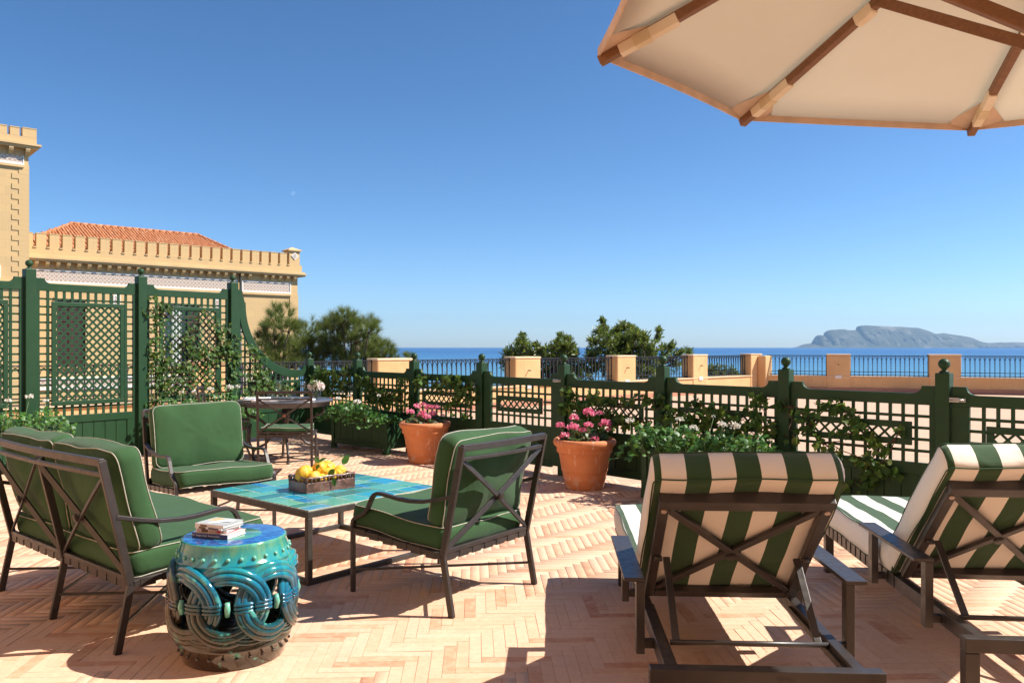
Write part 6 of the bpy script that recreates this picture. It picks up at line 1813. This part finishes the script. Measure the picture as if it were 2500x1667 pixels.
def dining_chair(loc, rz, label, cush=True):
    t = empty('dining_chair', loc, rz, label, 'chair', 'bronze dining chairs around the round table')
    W = 0.56; D = 0.50; w = 0.026; S = 0.43; T_ = 0.91
    for y in (-W/2, W/2):
        mb = MB(); mb.sweep([(0.03,y,0),(0.0,y,0.2),(0.0,y,S),(-0.02,y,0.62),(-0.06,y,T_)], (0,1,0), w, 0.024); mb.build('rear_leg', M_bronze, t, bev=0.002)
        mb = MB(); mb.tube([(D+0.03,y*0.98,0),(D+0.02,y*0.98,0.12),(D-0.02,y*0.98,0.22),(D-0.01,y*0.98,0.36),(D,y*0.98,S)], 0.014, 8); mb.build('front_leg', M_bronze, t)
        mb = MB(); mb.beam((0,y,S),(D,y,S),0.022,0.026); mb.build('seat_rail', M_bronze, t)
    for x in (0, D):
        mb = MB(); mb.beam((x,-W/2,S),(x,W/2,S),0.022,0.026); mb.build('seat_rail', M_bronze, t)
    for k in range(6):
        y = -W/2+W*(k+0.5)/6; mb = MB(); mb.box(-0.014, 0.014, y-0.033, y+0.033, S-0.022, S+0.016); mb.beam((0,y,S+0.014),(D,y,S+0.014),0.066,0.003); mb.build('webbing_strap', M_bronze, t)
    def bx_(z): return -0.06+(z-T_)*-0.0 if z > T_ else (-0.02-0.04*(z-0.62)/0.29 if z > 0.62 else -0.02*(z-S)/0.19)
    for z, h in ((T_-0.012, 0.03), (T_-0.085, 0.018), (S+0.035, 0.018)):
        mb = MB(); n = 8; mb.sweep([(bx_(z)-0.025*math.sin(math.pi*k/n)*(1 if z > 0.6 else 0), -W/2+W*k/n, z) for k in range(n+1)], (0,0,1), h, 0.016); mb.build('back_rail', M_bronze, t, bev=0.002)
    za, zb = T_-0.09, S+0.045
    for s in (-1, 1):
        mb = MB(); n = 8; mb.sweep([(bx_(za+(zb-za)*k/n)-0.016*math.sin(math.pi*k/n), s*(W/2-0.014)*(1-2*k/n), za+(zb-za)*k/n) for k in range(n+1)], (0.2,0,1), 0.022, 0.011); mb.build('cross_brace', M_bronze, t)
    mb = MB(); zc = (za+zb)/2; c = Vector((bx_(zc)-0.018, 0, zc)); mb.tube([c, c+Vector((-0.014,0,0))], 0.019, 12, smooth=False); mb.build('medallion', pmat('copper_medallion', (0.22,0.09,0.05), rough=0.4) if 'copper_medallion' not in MATS else MATS['copper_medallion'], t)
    mb = MB(); mb.tube([(0.01,-W/2,0.16),(D,W/2,0.16)], 0.008, 6); mb.tube([(0.01,W/2,0.165),(D,-W/2,0.165)], 0.008, 6); mb.build('stretcher', M_bronze, t)
    cushion('seat_cushion', D-0.02, W-0.05, 0.06, M_greenfab, t, loc=(D/2, 0, S+0.05), puff=0.015, bulge=0.006, cr=0.04, seed=3)
    return t
dining_chair((-2.44, 8.70, 0), R(98), 'bronze dining chair with crossed back seen from behind, at the near side of the table')
dining_chair((-3.62, 9.55, 0), R(15), 'bronze dining chair mostly hidden behind the front-facing armchair')
# tableware
def at(x, y): return TC + Vector((x, y, TZ))
def lathe_thing(name, prof, mat, loc, label, cat, group=None, seg=28):
    mb = MB(); mb.lathe(prof, seg); return tag(mb.build(name, mat, None, loc=loc), label, cat, group)
wg = [(0.036,0.0),(0.034,0.003),(0.006,0.008),(0.004,0.02),(0.004,0.085),(0.010,0.094),(0.030,0.115),(0.040,0.140),(0.041,0.160),(0.037,0.190),(0.031,0.228),(0.0298,0.228),(0.0355,0.190),(0.0395,0.160),(0.0385,0.141),(0.029,0.117),(0.009,0.0965),(0.001,0.095)]
lathe_thing('wine_glass', wg, M_glass, at(-0.05,-0.12), 'empty wine glass in front of the ivy, the left one on the round table', 'wine glass', 'wine glasses on the round table')
lathe_thing('wine_glass', wg, M_glass, at(0.23,-0.05), 'empty wine glass nearer the flower vase', 'wine glass', 'wine glasses on the round table')
tb = [(0.034,0.0),(0.038,0.004),(0.040,0.08),(0.0375,0.08),(0.0345,0.010),(0.001,0.009)]
lathe_thing('water_tumbler', tb, M_glass, at(-0.12,-0.20), 'cut glass tumbler left of the wine glasses', 'tumbler', 'glass tumblers on the round table')
lathe_thing('water_tumbler', tb, M_glass, at(0.13,-0.16), 'cut glass tumbler between the two wine glasses', 'tumbler', 'glass tumblers on the round table')
pp = [(0.09,0.0),(0.10,0.004),(0.135,0.016),(0.137,0.018),(0.10,0.008),(0.001,0.006)]
M_porc = pmat('white_porcelain', (0.80,0.80,0.80), (0.78,0.78,0.78), rough=0.15, sc=3, coat=0.3)
lathe_thing('dinner_plate', pp, M_porc, at(-0.30,-0.30), 'white dinner plate at the left place setting', 'plate', 'plates on the round table', 40)
lathe_thing('dinner_plate', pp, M_porc, at(0.10,-0.36), 'white dinner plate at the near place setting', 'plate', 'plates on the round table', 40)
def napkin(loc, rz, label):
    mb = MB(); n = 8; vs = []; fs = []
    for i in range(n+1):
        for j in range(5):
            x = -0.16+0.32*i/n; y = -0.05+0.10*j/4; vs.append((x, y, 0.022+0.008*math.sin(i*1.7+j*2.1)))
    for i in range(n):
        for j in range(4):
            a = i*5+j; fs.append((a, a+5, a+6, a+1))
    nv = len(vs)
    vs += [(v[0], v[1], 0.001) for v in vs]; fs += [tuple(reversed([k+nv for k in f])) for f in fs]
    bd = [i*5 for i in range(n+1)] + [n*5+j for j in range(1,5)] + [i*5+4 for i in range(n-1,-1,-1)] + [j for j in range(3,0,-1)]
    for k in range(len(bd)):
        a, b_ = bd[k], bd[(k+1) % len(bd)]; fs.append((b_, a, a+nv, b_+nv))
    mb.add(vs, fs, smooth=True); o = mb.build('napkin', M_porc, None, loc=loc); o.rotation_euler = (0,0,rz)
    return tag(o, label, 'napkin', 'folded napkins on the round table')
napkin(at(-0.33,-0.06), 0.2, 'folded white napkin at the left rim of the round table')
napkin(at(-0.10,-0.45), 0.1, 'folded white napkin at the near rim of the round table')
napkin(at(0.27,-0.30), -0.2, 'folded white napkin near the vase side of the round table')
def vase():
    c = at(0.38, -0.02)
    t = empty('flower_vase', c, 0, 'low glass vase of blush flowers on the round table', 'vase')
    mb = MB(); mb.lathe([(0.055,0.0),(0.058,0.005),(0.058,0.105),(0.0545,0.105),(0.0545,0.012),(0.001,0.011)], 32); mb.build('glass', M_glass, t)
    rs = np.random.RandomState(4); nf = 420
    dr = rs.normal(size=(nf,3)); dr[:,2] = np.abs(dr[:,2])*0.9-0.25; dr /= np.linalg.norm(dr, axis=1, keepdims=True)
    g = empty('hydrangea_bunch', c, 0, 'round bunch of pale pink flowers standing in the glass vase', 'flowers')
    pos = np.array([0,0,0.150])[None]+dr*np.array([0.095,0.095,0.072])*(0.85+0.15*rs.rand(nf,1))
    tv = [(0,0,-0.1),(-0.42,0.06,0.3),(-0.30,0.12,0.75),(0,0.03,0.9),(0.30,0.12,0.75),(0.42,0.06,0.3)]
    o = scatter(tv, [(0,1,2),(0,2,3),(0,3,4),(0,4,5)], frames(pos, np.cross(dr, rs.normal(size=dr.shape))+dr*0.2, 0.030, rs=rs), 'petals', M_hyd, g); o['kind'] = 'stuff'
    mb = MB()
    for k in range(7): a = k; mb.tube([(0.02*math.cos(a), 0.02*math.sin(a), 0.015), (0.03*math.cos(a+2), 0.03*math.sin(a+2), 0.13)], 0.004, 5)
    mb.build('stems', M_stem, g)
    n2 = 30; dr = rs.normal(size=(n2,3))*0.4+np.array([-0.1,-0.9,0.5]); dr /= np.linalg.norm(dr, axis=1, keepdims=True)
    o = scatter(tv, [(0,1,2),(0,2,3),(0,3,4),(0,4,5)], frames(np.array([0,0,0.145])[None]+dr*0.088, dr+rs.normal(size=dr.shape)*0.5, 0.035, rs=rs), 'green_bud', L_ger, g); o['kind'] = 'stuff'
vase()

# ================================================================== SUN LOUNGERS
def mattress(name, W, L, T, mat, parent, loc, rot, seed=0, nose=0.03):
    """W along x, L along y, T along z; soft rounded box with seams"""
    return cushion(name, W, L, T, mat, parent, loc=loc, rot=rot, puff=0.008, bulge=0.012, cr=0.03, piping=True, seed=seed, wr=0.0035, pmat_=MATS['dark_green_welt'])
pmat('dark_green_welt', (0.025,0.075,0.032), rough=0.8, sc=40)
def lounger(loc, rz, label):
    t = empty('sun_lounger', loc, rz, label, 'sun lounger', 'striped sun loungers on the terrace')
    m = M_bronze2
    # head-end leg frame
    mb = MB(); mb.box(-0.395, 0.395, -0.026, 0.026, 0.245, 0.300); hb = mb.build('head_bar', m, t, bev=0.004)
    for s in (-1, 1):
        mb = MB(); mb.box(s*0.368-0.027, s*0.368+0.027, -0.025, 0.025, 0.0, 0.2445); mb.build('leg', m, t, bev=0.004)
        mb = MB(); mb.box(s*0.32-0.020, s*0.32+0.020, 0.027, 2.04, 0.235, 0.297); mb.build('side_rail', m, t, bev=0.003)
        mb = MB(); mb.box(s*0.32-0.025, s*0.32+0.025, 1.93, 1.98, 0.0, 0.234); mb.build('leg', m, t, bev=0.004)
        mb = MB(); mb.box(s*0.293-0.006, s*0.293+0.006, 0.03, 0.75, 0.262, 0.276); mb.build('ratchet_track', m, t)
        # armrest
        arm = MB(); x0, x1 = (0.375, 0.455); 
        a, b_ = (x0, x1) if s > 0 else (-x1, -x0)
        arm.box(a, b_, 0.30, 0.99, 0.500, 0.516); ar = arm.build('armrest', m, t, bev=0.003)
        for (y0, y1) in ((0.302, 0.352), (0.938, 0.988)):
            mb = MB(); xx = s*0.392; mb.box(xx-0.016, xx+0.016, y0, y1, 0.225, 0.4995); mb.build('arm_post', m, ar, bev=0.002)
            mb = MB(); mb.box(min(s*0.341, s*0.376), max(s*0.341, s*0.376), y0+0.01, y1-0.01, 0.245, 0.275); mb.build('arm_bracket', m, ar)
    mb = MB(); mb.box(-0.34, 0.34, 2.041, 2.085, 0.235, 0.297); mb.build('foot_bar', m, t, bev=0.003)
    if True:
        text_obj('KETTAL', 0.017, M_dark, hb, (0.06, -0.0272, 0.272), (R(90), 0, 0), 'maker_lettering')
    # webbing under the seat
    for k in range(15):
        y = 0.86+k*0.080
        mb = MB(); mb.box(-0.342, 0.342, y-0.028, y+0.028, 0.2985, 0.302); mb.box(-0.344, -0.3415, y-0.028, y+0.028, 0.240, 0.302); mb.box(0.3415, 0.344, y-0.028, y+0.028, 0.240, 0.302); mb.build('webbing_strap', m, t)
    # backrest: hinge at y=.79 z=.33, leaning to the head end
    hy, hz = 0.79, 0.315; ty, tz = 0.300, 0.800
    d = Vector((0, ty-hy, tz-hz)); Lb = d.length; d.normalize()
    th = math.atan2(d.z, -d.y)           # elevation of the back
    bk_ = empty('backrest', (0, hy, hz), 0); bk_.parent = t
    bk_.rotation_euler = (-th, 0, 0)      # local -y runs up the back
    # local frame: up-the-back = -y, face normal (towards the foot) = +z
    w = 0.040
    for s in (-1, 1):
        mb = MB(); mb.box(s*0.305-w/2, s*0.305+w/2, -Lb, 0, -0.020, 0.014); mb.build('back_post', m, bk_, bev=0.003)
    mb = MB(); mb.box(-0.325, 0.325, -Lb-0.045, -Lb-0.001, -0.026, 0.030); mb.build('top_rail', m, bk_, bev=0.004)
    mb = MB(); mb.box(-0.284, 0.284, -Lb+0.006, -Lb+0.024, -0.016, 0.010); mb.build('upper_rail', m, bk_, bev=0.002)
    mb = MB(); mb.box(-0.284, 0.284, -0.045, 0.0, -0.020, 0.014); mb.build('bottom_rail', m, bk_, bev=0.003)
    for s in (-1, 1):
        mb = MB(); mb.beam((s*0.284, -Lb+0.03, -0.004+0.001*s), (-s*0.284, -0.05, -0.004+0.001*s), 0.030, 0.020, up=(0,0,1)); mb.build('cross_brace', m, bk_, bev=0.003)
        mb = MB(); mb.tube([(s*0.305, -Lb+0.02, -0.021), (s*0.305, -Lb+0.02, -0.026)], 0.011, 12, smooth=False); mb.build('bolt_cap', pmat('pale_cap', (0.55,0.42,0.36), rough=0.5) if 'pale_cap' not in MATS else MATS['pale_cap'], bk_)
        mb = MB(); mb.tube([(s*0.28, -0.33, -0.025), (s*0.31, -0.33, -0.025)], 0.012, 10); mb.build('pivot', m, bk_)
    mb = MB(); mb.tube([(0, -Lb/2+0.01, -0.015), (0, -Lb/2+0.01, -0.021)], 0.022, 16, smooth=False); mb.tube([(0, -Lb/2+0.01, -0.021), (0, -Lb/2+0.01, -0.0235)], 0.015, 16, smooth=False); mb.build('medallion', m, bk_)
    # struts and bar
    for s in (-1, 1):
        p = Vector((s*0.262, hy, hz)) + d*0.33 + Vector((0, -0.70, -0.70))*0.02
        mb = MB(); mb.beam(p, (s*0.262, 0.27, 0.285), 0.012, 0.028, up=(1,0,0)) ; mb.build('strut', m, t, bev=0.002)
    mb = MB(); mb.tube([(-0.285,0.27,0.285),(0.32,0.27,0.285)], 0.0105, 10); mb.build('support_bar', m, t)
    # mattress
    s_ = mattress('seat_mattress', 0.70, 1.27, 0.135, M_stripe, t, (0, 1.475, 0.375), (0,0,0), 1)
    Bm = 0.835
    b_ = mattress('back_mattress', 0.70, Bm, 0.125, M_stripe, t, (0,0,0), (0,0,0), 2)
    ctr = Vector((0, hy, hz)) + d*(Bm/2-0.02) + Vector((0, math.sin(th), math.cos(th)))*0.086
    b_.location = ctr; b_.rotation_euler = (-th, 0, 0)
    return t
lounger((0.866, 2.76, 0), R(-2.9), 'middle green-and-cream striped lounger whose back we see whole')
lounger((2.10, 3.03, 0), R(-5.2), 'green-and-white striped lounger cut by the right edge, its headrest in sun')

# ================================================================== PARASOL
def parasol():
    C = Vector((1.636, 1.944, 0))
    t = empty('parasol', C, 0, 'big cream canvas parasol with brown wooden ribs overhead', 'parasol')
    he, ha = 2.31, 2.93; 
    Rr = 1.489
    angs = [R(q) for q in (201.4, 156.4, 118.75, 78.7, 43.0, -10.0, -63.7, -111.1)][::-1]
    # tune: corners on a circle
    cs = [Vector((Rr*math.cos(a), Rr*math.sin(a), he)) for a in angs]
    apex = Vector((0,0,ha))
    mb = MB(); N = 10; K = 10
    for i in range(8):
        p, q = cs[i], cs[(i+1) % 8]; vs = []; fs = []
        for a in range(N+1):
            u = a/N
            for b_ in range(K+1):
                v = b_/K
                e = p.lerp(q, v)
                e = e*1.0 - (Vector((e.x, e.y, 0)).normalized())*(0.035*math.sin(math.pi*v))*u      # edges curve inwards between ribs
                pt = apex.lerp(e, u); pt.z = ha-(ha-he)*(u**0.93) + 0.030*math.sin(math.pi*v)*u*(1-0.6*u)*-1 + 0.018
                vs.append(pt)
        for a in range(N):
            for b_ in range(K):
                o = a*(K+1)+b_; fs.append((o, o+K+1, o+K+2, o+1))
        m2 = MB(); m2.add(vs, fs, smooth=True)
        # thickness: hemmed edge as folded strip
        o = m2.build('canopy_panel', M_canvas, t)
        s = o.modifiers.new('cloth', 'SOLIDIFY'); s.thickness = 0.003
        edge = [vs[N*(K+1)+k] for k in range(K+1)]
        hm = MB(); hm.sweep([Vector(e)+Vector((0,0,-0.012)) for e in edge], (0,0,1), 0.028, 0.006); hm.build('hem', MATS.get('hem_canvas') or pmat('hem_canvas', (0.66,0.50,0.38), rough=0.9, sc=10), t)
    M_pocket = canvas2 = MATS.get('pocket_canvas') or pmat('pocket_canvas', (0.80,0.72,0.60), (0.74,0.64,0.48), rough=0.9, sc=7)
    for i, c in enumerate(cs):
        d = (c-apex); L = d.length; dn = d.normalized()
        dz = Vector((0,0,-0.030))
        mb = MB(); mb.beam(apex+dn*0.08+dz, c-dn*0.004+dz*0.75, 0.030, 0.030); mb.build('rib', M_wood, t, bev=0.003)
        # cloth pocket near the tip and at the middle
        mb = MB(); mb.beam(c-dn*0.27+dz, c-dn*0.075+dz*0.9, 0.033, 0.034); mb.build('rib_pocket', M_pocket, t, bev=0.003)
        mb = MB(); mb.beam(c-dn*0.18+dz, c-dn*0.125+dz*0.9, 0.0345, 0.0355); mb.build('pocket_patch', MATS.get('yellowed_patch') or pmat('yellowed_patch', (0.74,0.62,0.42), rough=0.9, sc=9), t)
        # corner gusset
        side = Vector((-dn.y, dn.x, 0)).normalized()
        gb = MB(); z_ = Vector((0,0,-0.008)); gb.add([c+z_, c-dn*0.20+z_+Vector((0,0,0.0)), c+side*0.11-dn*0.06+z_, c-side*0.11-dn*0.06+z_], [(0,2,1),(0,1,3)]); gb.build('corner_gusset', MATS['hem_canvas'], t)
        # strut from mid rib down to the runner
        mid = apex.lerp(c, 0.575)+Vector((0,0,-0.030)); run = Vector((dn.x*0.07, dn.y*0.07, 2.05))
        mb = MB(); mb.beam(mid, run, 0.030, 0.034); mb.build('strut', M_wood, t, bev=0.003)
        mb = MB(); mb.beam(apex.lerp(c, 0.59)+dz*1.05, apex.lerp(c, 0.635)+dz*1.05, 0.036, 0.040); mb.build('strut_bracket', M_pocket, t, bev=0.006)
    mb = MB(); mb.tube([(0,0,0.06),(0,0,ha+0.03)], 0.026, 16); mb.build('pole', M_wood, t)
    mb = MB(); mb.lathe([(0.03,0),(0.075,0.01),(0.08,0.06),(0.03,0.075)], 16, (0,0,2.00)); mb.build('runner', M_wood, t)
    mb = MB(); mb.lathe([(0.03,0),(0.09,0.01),(0.09,0.06),(0.03,0.09)], 16, (0,0,ha-0.09)); mb.build('hub', M_wood, t)
    mb = MB(); mb.box(-0.27,0.27,-0.27,0.27,0,0.055); mb.lathe([(0.06,0.0),(0.05,0.02),(0.045,0.30)], 20, (0,0,0.056)); mb.build('base', M_iron, t, bev=0.006)
parasol()
